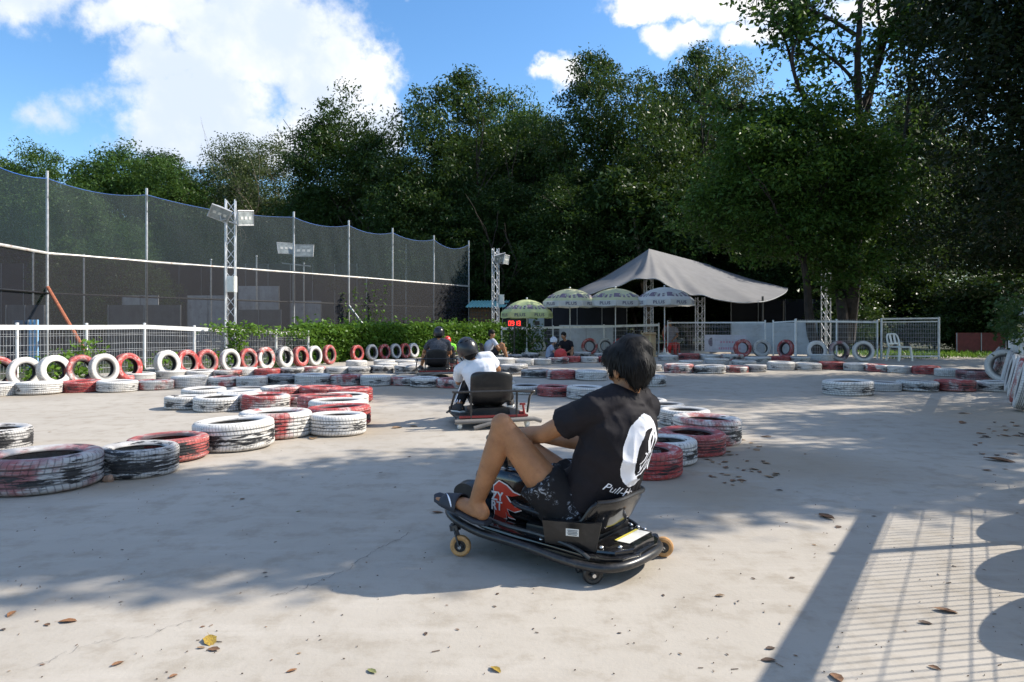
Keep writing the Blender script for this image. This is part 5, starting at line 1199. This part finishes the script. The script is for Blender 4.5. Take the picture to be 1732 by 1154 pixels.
seated('person in sunglasses and grey T-shirt behind the red chair', 25.3, dict(pel=(1137, 580, 0), neck=(1134, 553, 0), head=(1132.5, 544, -.05), shL=(1144, 557, .05), elL=(1146, 568, -.05), wrL=(1139, 574, -.25), shR=(1125, 556, -.02), elR=(1121, 565, -.2), wrR=(1124, 554, -.5),
       hpL=(1141, 581, 0), knL=(1142, 590, -.15), anL=(1141, 600, .0), toL=(1142, 602, -.2), hpR=(1133, 581, 0), knR=(1132, 590, -.15), anR=(1133, 600, .0), toR=(1133, 602, -.2)), (-.35, -.9, -.1), skin_m, pm('grey_tee', (.22, .20, .22), .85), red_plastic, True, 'hair', None, w_shoe, .95, glasses=True)
# ------------------------------------------------------------------ vegetation
def leaf_mesh(name, C, L, m, rng, aspect=.42, droop=.35, up=.45):
    """C: (n,3) leaf bases; every leaf a small folded blade"""
    n = len(C); L = L * rng.uniform(.65, 1.3, n)[:, None]
    th = rng.uniform(0, 2 * np.pi, n); el = rng.normal(-droop, .5, n)
    d = np.stack([np.cos(th) * np.cos(el), np.sin(th) * np.cos(el), np.sin(el)], 1)
    r = rng.normal(0, 1, (n, 3)); r[:, 2] += up * 2.2; sd = np.cross(d, r); sd /= np.linalg.norm(sd, axis=1)[:, None] + 1e-9
    nn = np.cross(sd, d); w = aspect / 2
    v = np.empty((n, 4, 3)); v[:, 0] = C; v[:, 1] = C + d * L * .45 + sd * L * w + nn * L * .05; v[:, 2] = C + d * L - nn * L * .08; v[:, 3] = C + d * L * .45 - sd * L * w + nn * L * .05
    me = bpy.data.meshes.new(name); me.vertices.add(n * 4); me.vertices.foreach_set('co', v.reshape(-1)); me.loops.add(n * 4); me.loops.foreach_set('vertex_index', np.arange(n * 4, dtype=np.int32))
    me.polygons.add(n); me.polygons.foreach_set('loop_start', np.arange(0, n * 4, 4, dtype=np.int32)); me.polygons.foreach_set('loop_total', np.full(n, 4, dtype=np.int32))
    me.materials.append(m); me.update(calc_edges=True); return me
def branches(mb, p, d, L, r, lv, rng, tips, spread=.6, up=.15, segs=4):
    pts = [p]; rs = [r]; q = p; dd = d.normalized()
    for k in range(segs):
        dd = (dd + Vector(rng.normal(0, .13, 3)) + Vector((0, 0, up * .25))).normalized(); q = q + dd * L / segs; pts.append(q); rs.append(r * (1 - .5 * (k + 1) / segs))
    mb.tube(pts, rs, 7 if r > .05 else 5)
    if lv == 0: tips.append((q, dd)); return
    for k in range(int(rng.integers(2, 4)) + (1 if lv > 1 else 0)):
        f = rng.uniform(.45, 1.0) if k else 1.0; i = min(segs, max(1, int(round(f * segs)))); a = rng.uniform(0, 2 * np.pi); o = dd.orthogonal().normalized(); o.rotate(Matrix.Rotation(a, 3, dd))
        branches(mb, pts[i], dd + o * spread * rng.uniform(.6, 1.3), L * rng.uniform(.58, .8), rs[i] * .7, lv - 1, rng, tips, spread, up, segs)
def crown_points(rng, lobes, nclump, per, rc, shell=.55):
    """clumps gathered towards the outside of several lobes, with gaps between them"""
    out = []; vol = np.array([l[3] * l[4] * l[5] for l in lobes]) ** .67; pr = vol / vol.sum()
    for _ in range(nclump):
        l = lobes[rng.choice(len(lobes), p=pr)]; d = rng.normal(0, 1, 3); d /= np.linalg.norm(d); f = rng.uniform(shell, 1.0) * (1 + rng.normal(0, .06))
        c = np.array(l[:3]) + d * np.array(l[3:]) * f; k = int(per * rng.uniform(.4, 1.5)); s = rc * rng.uniform(.6, 1.4)
        out.append(c + np.clip(rng.normal(0, 1, (k, 3)), -1.7, 1.7) * s * np.array([1, 1, .55]))
    return np.concatenate(out)
def tree_proto(seed, H, lobes, m, nclump, per, rc, leaf, bk=None, trunk_r=.22, shell=.5, lv=2, trunk_h=.45, **kw):
    rng = np.random.default_rng(seed); mb = MB(); tips = []
    branches(mb, Vector((0, 0, -.2)), Vector((rng.normal(0, .05), rng.normal(0, .05), 1)), H * trunk_h, trunk_r, lv, rng, tips, .75, .3, 5)
    tm = mb.mesh('trunk', bk or bark, True, 60)
    cm = leaf_mesh('crown', crown_points(rng, lobes, nclump, per, rc, shell), leaf, m, rng, **kw)
    return tm, cm
PROTO = {
 'round': tree_proto(1, 14, [(0, 0, 9.5, 3.6, 3.6, 3.4), (-1.8, .4, 6.5, 3, 3, 3), (2, -.3, 6.4, 3, 3, 2.8), (.3, .2, 12.2, 2.2, 2.2, 2.0), (-1.6, 0, 10.6, 1.8, 1.8, 1.8), (1.9, 0, 10.8, 1.7, 1.7, 1.7), (0, 0, 4, 3.2, 3.2, 2.6)], leaf_dark, 700, 88, .40, .21),
 'broad': tree_proto(2, 14, [(-2.2, 0, 9, 3, 3, 2.6), (2.3, 0, 9.4, 3, 3, 2.8), (0, .5, 11.2, 2.6, 2.6, 2.2), (-3.6, 0, 6, 2.6, 2.6, 2.4), (3.6, 0, 6.2, 2.6, 2.6, 2.4), (0, 0, 5.2, 3.6, 3.4, 3), (1.2, 0, 13, 1.4, 1.4, 1.3)], leaf_dark, 700, 84, .38, .21),
 'mid': tree_proto(3, 12, [(0, 0, 8, 3.2, 3.2, 3), (-2, 0, 5, 2.8, 2.8, 2.8), (2.2, 0, 5.2, 2.8, 2.8, 2.6), (.6, 0, 10.6, 2, 2, 1.8), (-1.5, 0, 9.8, 1.6, 1.6, 1.5), (0, 0, 2.8, 3, 3, 2)], leaf_mid, 620, 84, .38, .2),
 'wispy': tree_proto(4, 13, [(0, 0, 9.5, 3.2, 3, 3.2), (-2.2, 0, 7, 2.6, 2.6, 2.6), (2.3, 0, 7.4, 2.6, 2.6, 2.8), (.5, 0, 12, 2.2, 2, 1.6), (0, 0, 4, 3, 3, 2.6)], leaf_olive, 430, 64, .36, .18, bark_pale, .2, .35, 3),
 'bush': tree_proto(5, 3.4, [(0, 0, 2.0, 2.2, 1.8, 1.8), (-1.6, 0, 1.5, 1.6, 1.5, 1.5), (1.7, 0, 1.6, 1.6, 1.5, 1.5), (.4, 0, 3.4, 1.3, 1.2, 1.1)], leaf_dark, 360, 74, .28, .16, None, .09, .3, 2, .35),
}
PROTO['bushbright'] = (PROTO['bush'][0], leaf_mesh('crown', crown_points(np.random.default_rng(6), [(0, 0, 2.0, 2.2, 1.8, 1.8), (-1.3, 0, 1.3, 1.5, 1.5, 1.3), (1.5, 0, 1.6, 1.6, 1.5, 1.4)], 360, 70, .28, .25), .17, leaf_bright, np.random.default_rng(7)))  # brighter look set by the leaf colour, not by sunlight
def tree(kind, label, px, ytop, d, sx, rz, group, cat='tree', name=None, base=0):
    """ytop: photo row of the crown top; sx: width factor against height"""
    tm, cm = PROTO[kind]; b = P(px, HY, d); b.z = base; top = P(0, ytop, d).z - base
    hz = {'round': 14.3, 'broad': 14.3, 'mid': 12.5, 'wispy': 13.8, 'bush': 4.6, 'bushbright': 4.0}[kind]; k = top / hz
    t = thing(name or ('bush' if 'bush' in kind else 'tree'), label, cat, b, rz, group); t.scale = (k * sx, k * sx, k)
    link_mesh('trunk', tm, t); link_mesh('crown', cm, t); return t
GT = 'trees behind the yard'
for a in [('mid', 'rounded dark green tree at the far left above the netting', 48, 238, 44, .78, .3), ('mid', 'low spreading green tree just right of the leftmost tree', 195, 236, 42, 1.05, 1.5), ('mid', 'green tree showing through the upper net at left', 130, 300, 36, 1.0, 2.2), ('mid', 'small light green tree behind the second net pole', 205, 375, 33, 1.1, .2),
          ('mid', 'green tree filling the gap right of the low spreading tree', 290, 262, 41, .95, 4.1), ('wispy', 'thin olive tree with loose feathery top under the big cloud', 400, 216, 43, .9, .8), ('wispy', 'second loose olive tree leaning on the round-topped tree', 470, 222, 46, .85, 3.0), ('round', 'dark round-topped tree standing out against the big cloud', 578, 152, 40, .88, .2),
          ('broad', 'tall broad dark tree right of the big cloud', 768, 104, 39, .86, .9), ('mid', 'lighter tree filling the right flank of the tall broad tree', 868, 140, 44, .72, 2.4), ('round', 'dark tree closing the dip beside the small cloud', 925, 190, 42, .78, 3.6), ('broad', 'tall dark tree above the canopy peak', 1032, 80, 38, .80, 2.8),
          ('broad', 'high feathery tree right of the tall tree above the canopy', 1165, 68, 41, .70, .4), ('wispy', 'tall loose tree behind the bright green crown', 1235, 75, 44, .8, 1.9), ('round', 'dark tree behind the bare-limbed tree', 1400, 165, 40, .95, .6), ('round', 'dark tree in the deep shade right of the bare-limbed tree', 1535, 130, 36, .8, 4.5),
          ('broad', 'dark tree between the round-topped and the tall broad tree', 680, 262, 37, .95, 5.0), ('round', 'dark tree behind the tent roof at right', 1310, 200, 36, 1.1, 2.0), ('broad', 'dark tree behind the lattice tower near the teal roof', 835, 300, 36, 1.15, .2), ('round', 'dark tree behind the left tent eave', 960, 290, 35, 1.1, 1.1), ('broad', 'dark tree left of the light-barked trunk', 1085, 260, 36, 1.0, 4.0),
          ('round', 'dark tree above the third and fourth net poles', 540, 300, 44, 1.2, 5.5), ('broad', 'dark tree behind the floodlight tower at left', 420, 310, 46, 1.3, 3.3), ('mid', 'tree far left behind the netting', -60, 250, 42, 1.1, .9)]:
    tree(*a, GT)
rn = random.Random(9)
for i in range(16):                                                  # rear rank of the wood
    tree(rn.choice(['round', 'broad']), f"dark tree in the rear rank of the wood, {ORD[i]} from the left", -120 + i * 125, rn.uniform(240, 330) if i < 6 else rn.uniform(150, 260), 54 + rn.uniform(0, 5), 1.15, rn.uniform(0, 6), 'rear rank of trees')
for i, (px, yt, d, k) in enumerate([(690, 455, 39.5, 'bush'), (742, 430, 37, 'bush'), (800, 420, 40, 'bushbright'), (850, 440, 38, 'bush'), (905, 450, 40, 'bush'), (960, 440, 42, 'bush'), (1010, 400, 43, 'bushbright'), (1160, 400, 41, 'bush'), (1215, 420, 42, 'bushbright'), (1275, 430, 40, 'bush'), (1345, 440, 38, 'bush'), (1450, 460, 31, 'bush'), (1515, 440, 32, 'bush'), (1580, 450, 32, 'bush'), (1640, 470, 30, 'bush'), (1660, 530, 29, 'bushbright'), (1705, 440, 28, 'bush'), (600, 440, 42, 'bush'), (500, 440, 44, 'bush')]):
    tree(k, f"{'bright green' if k == 'bushbright' else 'dark'} bush under the trees, {ORD[i]} planted along the wood edge", px, yt, d, 1.25, rn.uniform(0, 6), 'bushes at the wood edge', 'bush')
# pale bare trunk above the tent
b = P(1078, HY, 34); b.z = 0; t = thing('tree', 'slim tree with a pale crooked trunk above the tent peak', 'tree', b)
MB().tube([b + V(.6, 0, 0), b + V(.5, 0, 2), b + V(.2, 0, 3.6), b + V(.15, 0, 4.6), b + V(-.05, 0, 5.6), b + V(-.2, 0, 7)], [.17, .15, .14, .12, .1, .05], 8).build('trunk', bark_pale, t)
rng = np.random.default_rng(31); link_mesh('crown', leaf_mesh('crown', crown_points(rng, [(1.4, 0, 6.2, 2.0, 1.6, 1.7), (-.6, .4, 7.4, 1.8, 1.6, 1.5), (2.0, .3, 4.8, 1.3, 1.2, 1.2)], 240, 40, .34, .5), .32, leaf_dark, rng), t)
# the bright crown and the bare-limbed tree in front of the wood
b = P(1290, HY, 23.6); b.z = 0; t = thing('tree', 'bright green leafy tree over the right end of the tent', 'tree', b)
rng = np.random.default_rng(41); mb = MB(); tips = []; branches(mb, Vector((2.2, .6, 0)), Vector((-.15, 0, 1)), 3.4, .2, 2, rng, tips, .7, .3); mb.build('trunk', bark, t, local=True)
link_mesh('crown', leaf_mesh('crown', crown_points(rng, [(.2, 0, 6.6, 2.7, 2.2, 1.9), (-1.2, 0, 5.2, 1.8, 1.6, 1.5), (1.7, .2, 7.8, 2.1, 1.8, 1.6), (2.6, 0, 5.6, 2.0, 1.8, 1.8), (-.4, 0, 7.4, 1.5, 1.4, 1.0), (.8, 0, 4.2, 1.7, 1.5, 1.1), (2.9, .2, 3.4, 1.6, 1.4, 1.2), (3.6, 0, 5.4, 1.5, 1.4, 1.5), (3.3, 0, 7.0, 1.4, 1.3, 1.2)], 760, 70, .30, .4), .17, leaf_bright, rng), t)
b = P(1436, HY, 24.5); b.z = 0; t = thing('tree', 'bare-limbed tree with dark forking branches and sparse leaves against the sky', 'tree', b)
k = 24.5; mb = MB(); Q = lambda px, py, dd=0: P(px, py, k + dd)
limbs = [([(1432, 575), (1438, 520), (1444, 470), (1448, 400), (1452, 330), (1455, 230), (1450, 120), (1456, 0), (1460, -120)], .30, .05), ([(1428, 575), (1424, 520), (1420, 480), (1428, 430), (1446, 390)], .2, .12), ([(1453, 190), (1480, 130), (1500, 60), (1530, 0), (1560, -60)], .13, .04), ([(1452, 250), (1475, 150), (1488, 60), (1478, -40)], .12, .04), ([(1448, 60), (1400, 30), (1350, 10), (1300, -10), (1270, -5)], .08, .02),
         ([(1454, 150), (1420, 110), (1350, 60), (1322, 40)], .07, .02), ([(1350, 150), (1340, 90), (1362, 30), (1370, -40)], .07, .03), ([(1452, 330), (1400, 230), (1352, 150), (1332, 80), (1310, 30)], .11, .03), ([(1488, 60), (1530, 40), (1560, 10)], .05, .02), ([(1500, 100), (1540, 70), (1600, 50)], .06, .02), ([(1455, 350), (1500, 310), (1530, 230), (1540, 140), (1560, 60)], .1, .03), ([(1400, 230), (1330, 200), (1260, 190), (1200, 180)], .05, .015)]
twig = []; rn2 = random.Random(8)
for pts, r0, r1 in limbs:
    q = [Q(*p, .6 * math.sin(i * 1.3 + r0 * 50)) for i, p in enumerate(pts)]; n = 14 * 1; q = [cr(q, i / 18) for i in range(19)]
    mb.tube(q, [r0 + (r1 - r0) * i / 18 for i in range(19)], 8)
    for i in range(6, 19):
        if r0 < .25 or i > 11:
            for _ in range(3):
                d_ = Vector((rn2.gauss(0, 1), rn2.gauss(0, .6), rn2.gauss(.3, .7))).normalized(); e = q[i] + d_ * rn2.uniform(.4, 1.2); mid = q[i].lerp(e, .5) + Vector((0, 0, rn2.uniform(-.05, .15))); mb.tube([q[i], mid, e], [.018, .012, .006], 4)
                for f in (.5, .7, .85, 1): twig.append(q[i].lerp(e, f))
mb.build('trunk', bark, t)
rng = np.random.default_rng(51); tw = np.array([tuple(p - b) for p in twig]); C = np.repeat(tw, 4, axis=0) + rng.normal(0, .15, (len(tw) * 4, 3))
link_mesh('crown', leaf_mesh('crown', C, .24, leaf_mid, rng, .5), t)
# big dark tree overhanging from the right, and the trees just outside that shade the track
def big_tree(label, x, y, lobes, n, per, rc, leaf, seed, m, trunk_top, r):
    t = thing('tree', label, 'tree', (x, y, 0)); rng = np.random.default_rng(seed); mb = MB(); tips = []; branches(mb, Vector((0, 0, -.1)), Vector((0, 0, 1)), trunk_top, r, 3, rng, tips, .8, .3, 5); mb.build('trunk', bark, t, local=True)
    link_mesh('crown', leaf_mesh('crown', crown_points(rng, lobes, n, per, rc, .35), leaf, m, rng), t); return t
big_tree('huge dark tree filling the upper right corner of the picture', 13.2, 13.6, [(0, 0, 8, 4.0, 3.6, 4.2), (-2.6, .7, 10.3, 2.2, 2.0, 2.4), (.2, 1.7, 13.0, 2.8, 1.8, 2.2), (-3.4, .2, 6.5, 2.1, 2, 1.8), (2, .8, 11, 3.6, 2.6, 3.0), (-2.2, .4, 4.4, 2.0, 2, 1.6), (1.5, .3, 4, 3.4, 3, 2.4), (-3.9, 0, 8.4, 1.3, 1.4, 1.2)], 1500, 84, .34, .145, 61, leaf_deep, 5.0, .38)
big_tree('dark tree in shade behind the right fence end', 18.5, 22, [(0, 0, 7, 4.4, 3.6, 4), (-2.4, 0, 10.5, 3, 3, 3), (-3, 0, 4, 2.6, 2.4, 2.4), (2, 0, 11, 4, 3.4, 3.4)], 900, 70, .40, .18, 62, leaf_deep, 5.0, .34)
big_tree('tree outside the right fence nearest the foreground track', 7.4, 6.0, [(-1.6, -.72, 5.9, 1.85, 1.05, 1.1), (-2.0, -.6, 5.9, 1.2, .7, .8), (.6, .10, 6.1, 1.7, 1.0, 1.1), (-3.0, -.9, 5.9, .9, .7, .7), (-2.3, -1.27, 5.9, 1.2, .46, .7), (-.9, -1.2, 5.9, .9, .4, .6), (2.4, .4, 6.3, 1.6, 1.1, 1.2)], 520, 54, .28, .19, 63, leaf_dark, 3.2, .2)
big_tree('second tree outside the right fence, further along the track', 12.6, 8.4, [(0, 0, 6.3, 2, 1.3, 1.3), (1.6, .4, 6.8, 1.6, 1.2, 1.2), (-1.2, -.3, 6, 1.2, 1, .9)], 260, 44, .3, .2, 64, leaf_dark, 3.6, .2)
# hedge, creeper and weeds
ha_, hb2 = Vector((-6.1, 19.4, 0)), Vector((-.55, 29.0, 0)); rng = np.random.default_rng(71)
t = thing('hedge', 'clipped leafy green hedge running from the mesh fence to the LED clock', 'hedge', ha_)
n = 26000; f = rng.uniform(0, 1, n); dirv = (hb2 - ha_); nv = np.array([-dirv.y, dirv.x, 0]); nv /= np.linalg.norm(nv)
side_ = rng.choice([-1, 1, 0], n, p=[.25, .45, .3]); zc = np.where(side_ == 0, 1.03, rng.uniform(.02, 1.03, n)) + rng.normal(0, .05, n); off = np.where(side_ == 0, rng.uniform(-.4, .4, n), side_ * -.4) + rng.normal(0, .05, n)
bulge = np.array([noise.noise(Vector((a * 14, c * 3, 0))) for a, c in zip(f, zc)]); off = off * (1 + .25 * bulge); zc = zc * (1 + .13 * bulge)
C = f[:, None] * np.array([dirv.x, dirv.y, 0]) + nv[None] * off[:, None] + np.stack([np.zeros(n), np.zeros(n), zc], 1)
sp = rng.integers(0, n, 900); C[sp, 2] += rng.uniform(.05, .3, 900) * (zc[sp] > .92)
link_mesh('foliage', leaf_mesh('foliage', C, .13, leaf_hedge, rng, .55, .1), t)
mb = MB()
for k in range(40): q = ha_.lerp(hb2, (k + .5) / 40); mb.tube([q, q + V(rn.uniform(-.1, .1), rn.uniform(-.1, .1), .5), q + V(rn.uniform(-.2, .2), 0, 1.0)], [.03, .02, .008], 5)
mb.build('stems', bark, t)
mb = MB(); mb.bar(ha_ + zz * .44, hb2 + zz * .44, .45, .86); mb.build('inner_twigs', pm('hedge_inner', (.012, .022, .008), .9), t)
def creeper(name, label, cat, pts, spread, n, L, m, group=None, up=0):
    b = Vector(pts[0]); b.z = 0; t = thing(name, label, cat, b, group=group); rng = np.random.default_rng(len(label)); mb = MB(); mb.tube(pts, .008, 5); mb.build('stem', bark, t)
    q = np.array([tuple(cr([Vector(p) for p in pts], a) - b) for a in rng.uniform(0, 1, n)]) + rng.normal(0, 1, (n, 3)) * np.array(spread); q[:, 2] = np.maximum(q[:, 2], .02)
    link_mesh('foliage', leaf_mesh('foliage', q, L, m, rng, .6, .3), t); return t
fp = lambda t_, z: o0 + dv * t_ + V(.08, -.08, z)
creeper('creeper', 'leafy creeper trailing over the top rail of the left mesh fence', 'creeper', [fp(4.4, 1.02), fp(5.1, 1.05), fp(5.7, 1.0), fp(6.3, .95), fp(7.2, .9), fp(7.8, .9)], (.15, .1, .065), 620, .10, leaf_hedge)
creeper('creeper', 'leafy creeper hanging down the left mesh fence beside its white post', 'creeper', [fp(5.1, .98), fp(5.16, .8), fp(5.18, .55), fp(5.1, .4)], (.12, .1, .08), 340, .10, leaf_hedge)
creeper('creeper', 'dark creeper overgrowing the right fence at the picture edge', 'creeper', [RF(10.6) + V(-.05, .03, 1.1), RF(11.4) + V(-.05, .03, 1.25), RF(12.4) + V(-.05, .03, 1.15), RF(13.4) + V(-.05, .03, 1.3), RF(14.4) + V(-.05, .03, 1.2)], (.10, .22, .2), 1500, .10, leaf_dark)
for i, (t_, h, n) in enumerate([(-.35, .55, 260), (.55, .35, 200), (1.05, .55, 260), (1.45, .75, 220), (2.4, .3, 120), (3.2, .4, 110), (4.6, .35, 110), (5.2, .3, 110), (6.5, .35, 140), (7.5, .3, 120)]):
    creeper('weed', f"leafy weed clump at the foot of the left mesh fence, {ORD[i]} from the left", 'weed', [fp(t_, 0) + V(.02, .06, 0), fp(t_, h * .5), fp(t_ + .05, h)], (.16, .10, .09), n, .10, leaf_hedge, 'weeds at the fence foot')
for i, (px, y0, d) in enumerate([(600, 478, 26.8), (633, 470, 28)]):
    b = P(px, HY, d); b.z = 0
    for j, dx in enumerate((-.45, .1, .6)):
        pts = [b + V(dx * .3, -.3, .9), b + V(dx * .6, -.3, 1.7), b + V(dx, -.3, 2.4 + .2 * j)]
        creeper('vine', f"thin vine climbing the net above the hedge, {ORD[i * 3 + j]} from the left", 'vine', pts, (.10, .03, .04), 60, .12, leaf_hedge, 'vines on the net')
b = P(882, HY, 24.8); b.z = 0
creeper('shrub', 'dark leafy shrub growing below the red LED clock', 'shrub', [b + V(-.1, 0, .05), b + V(0, 0, .5), b + V(.1, 0, .95)], (.38, .25, .2), 1500, .12, leaf_mid)
# grass strip beyond the gate
rng = np.random.default_rng(81); n = 2600; C = np.stack([rng.uniform(12.2, 20, n), rng.uniform(21.8, 27, n), np.zeros(n)], 1); C[:, 1] += (C[:, 0] - 12) * .3
mb = leaf_mesh('grass', C, .16, leaf_hedge, rng, .22, -1.0); tag(link_mesh('grass', mb), kind='stuff')

# ------------------------------------------------------------------ fallen leaves
LEAFCOL = {'brown': (.26, .13, .06), 'yellow': (.50, .33, .03), 'green': (.30, .34, .12), 'dark': (.07, .045, .03), 'tan': (.36, .24, .13), 'orange': (.38, .17, .06)}
def leaf_shape(seed):
    r = random.Random(seed); L = 1; rows = []; bend = r.uniform(-.7, .9); roll = r.uniform(.3, 1.2); tw = r.uniform(-.5, .5)
    for i in range(9):
        s_ = i / 8; wv = .30 * math.sin(math.pi * min(.985, s_ * .97 + .015)) ** .75 * (1 + .12 * math.sin(i * 2.3 + seed)); row = []
        for k in range(5):
            u_ = k / 2 - 1; a = roll * u_; row.append(V((s_ - .5), wv * u_ * math.cos(a * .6), .10 * abs(u_) ** 2 * roll * math.sin(math.pi * s_) + .25 * bend * (s_ - .5) ** 2 + tw * (s_ - .5) * u_ * .2 + .02))
        rows.append(row)
    mb = MB(); mb.grid(rows); mb.tube([V(.49, 0, .25 * bend * .25 + .02), V(.62, .03, .02), V(.72, .05, .0)], .008, 4); z0 = min(q.z for q in mb.v); mb.v = [q - V(0, 0, z0) for q in mb.v]
    return mb.mesh('leaf_mesh', dry_m, True, 180)
LS = [leaf_shape(i) for i in range(6)]; lr = random.Random(21)
def fallen(px, py, wpx, c, label, group=None):
    g = G(px, py); o = link_mesh('fallen_leaf', LS[lr.randrange(6)]); k = wpx / FPX * g.y; o.scale = (k, k, k * .8); o.location = g + V(0, 0, .002); o.rotation_euler = (R(lr.uniform(-8, 8)), R(lr.uniform(-6, 6)), lr.uniform(0, 6.28))
    v_ = LEAFCOL[c]; f = lr.uniform(.8, 1.2); o.color = (v_[0] * f, v_[1] * f, v_[2] * f, 1); tag(o, label, 'leaf', group)
for a in [(20, 1040, 24, 'orange', 'curled orange-brown leaf near the left picture edge'), (115, 1052, 30, 'orange', 'largest orange-brown leaf lying at the lower left'), (80, 1058, 15, 'brown', 'small brown leaf just left of the largest orange-brown leaf'), (5, 1066, 12, 'dark', 'dark leaf scrap at the left picture edge'), (355, 1085, 40, 'yellow', 'bright yellow leaf in the lower left foreground'), (340, 1097, 14, 'tan', 'tiny tan leaf tucked under the bright yellow leaf'), (362, 1100, 24, 'brown', 'brown leaf just below the bright yellow leaf'),
          (200, 1124, 22, 'brown', 'flat brown leaf below the largest orange-brown leaf'), (293, 1145, 16, 'brown', 'curled brown leaf at the bottom edge left of centre'), (493, 1136, 18, 'orange', 'small orange leaf near the bottom left of centre'), (629, 1137, 22, 'green', 'pale green leaf near the bottom centre'), (838, 1134, 26, 'yellow', 'yellowish leaf near the bottom centre right of the pale green leaf'), (720, 1073, 12, 'dark', 'dark leaf scrap below the kart shadow'), (1217, 1009, 18, 'tan', 'pale leaf on sunlit concrete right of the kart'),
          (1340, 978, 12, 'dark', 'dark leaf scrap left of the rail shadow'), (1418, 892, 16, 'dark', 'dark curled leaf inside the rail shadow'), (1398, 876, 34, 'brown', 'long brown leaf in the dappled shade right of the kart'), (1600, 1035, 36, 'brown', 'long brown leaf on the fence shadow stripes'), (1565, 1055, 22, 'dark', 'thin dark leaf left of the long brown leaf'), (1580, 1131, 20, 'brown', 'curled brown leaf near the bottom right'), (1415, 1147, 36, 'brown', 'brown leaf at the bottom edge right of centre'), (1300, 1118, 26, 'dark', 'dark leaf in the rail shadow near the bottom'), (1303, 1098, 18, 'dark', 'thin dark leaf just above the dark leaf in the rail shadow'),
          (1630, 700, 18, 'brown', 'brown leaf below the short tyre row'), (1628, 716, 22, 'brown', 'curled brown leaf in the shade below the short tyre row'), (1690, 780, 44, 'brown', 'long brown leaf near the right edge in the shade'), (1318, 830, 12, 'dark', 'dark scrap right of the dry leaf drift'), (530, 742, 26, 'tan', 'tan leaf lying by the white tyre of the near left chain'), (410, 845, 12, 'brown', 'small brown leaf in the left shade'), (505, 866, 8, 'green', 'tiny green leaf in the left shade'), (672, 724, 22, 'tan', 'flat tan leaf in the shadow of the middle kart'), (700, 722, 16, 'tan', 'pale leaf beside the middle kart shadow'), (740, 868, 20, 'brown', 'brown leaf by the near kart nose')]:
    fallen(*a)
for k in range(46):
    px = lr.gauss(1245, 40); py = lr.gauss(785, 24)
    if py < 735 or px < 1185: px, py = 1240 + lr.uniform(-20, 80), 800 + lr.uniform(-20, 20)
    fallen(px, py, lr.uniform(8, 19), lr.choice(['brown', 'tan', 'tan', 'tan', 'brown']), 'dry curled leaf in the drift beside the red and white tyres', 'dry leaves drifted by the tyres')
for k in range(24):
    fallen(1690 + lr.uniform(-45, 40), 725 + abs(lr.gauss(0, 40)) - 10, lr.uniform(8, 18), lr.choice(['brown', 'brown', 'dark', 'orange']), 'dry leaf in the dark litter by the right fence foot', 'leaf litter by the right fence')
for k in range(60):
    px = lr.uniform(0, 1732); py = 700 + 440 * lr.random() ** .8
    if 720 < px < 1140 and 690 < py < 1000: continue
    fallen(px, py, lr.uniform(4, 9), lr.choice(['brown', 'dark', 'dark', 'tan']), 'tiny leaf scrap scattered on the open concrete', 'leaf scraps on the concrete')
# fine grit and twigs nobody could count
mb = MB()
for k in range(420):
    px = lr.uniform(-200, 1900); py = 660 + 520 * lr.random(); g = G(px, py); a = lr.uniform(0, 3.14); L_ = lr.uniform(.0012, .004) * (3.5 if lr.random() < .10 else 1); w_ = lr.uniform(.001, .0022)
    mb.bar(g + V(-L_ * math.cos(a), -L_ * math.sin(a), .003), g + V(L_ * math.cos(a), L_ * math.sin(a), .003), w_, .003)
tag(mb.build('grit', pm('grit', (.17, .13, .10), .9, var=.5), smooth=False), kind='stuff')
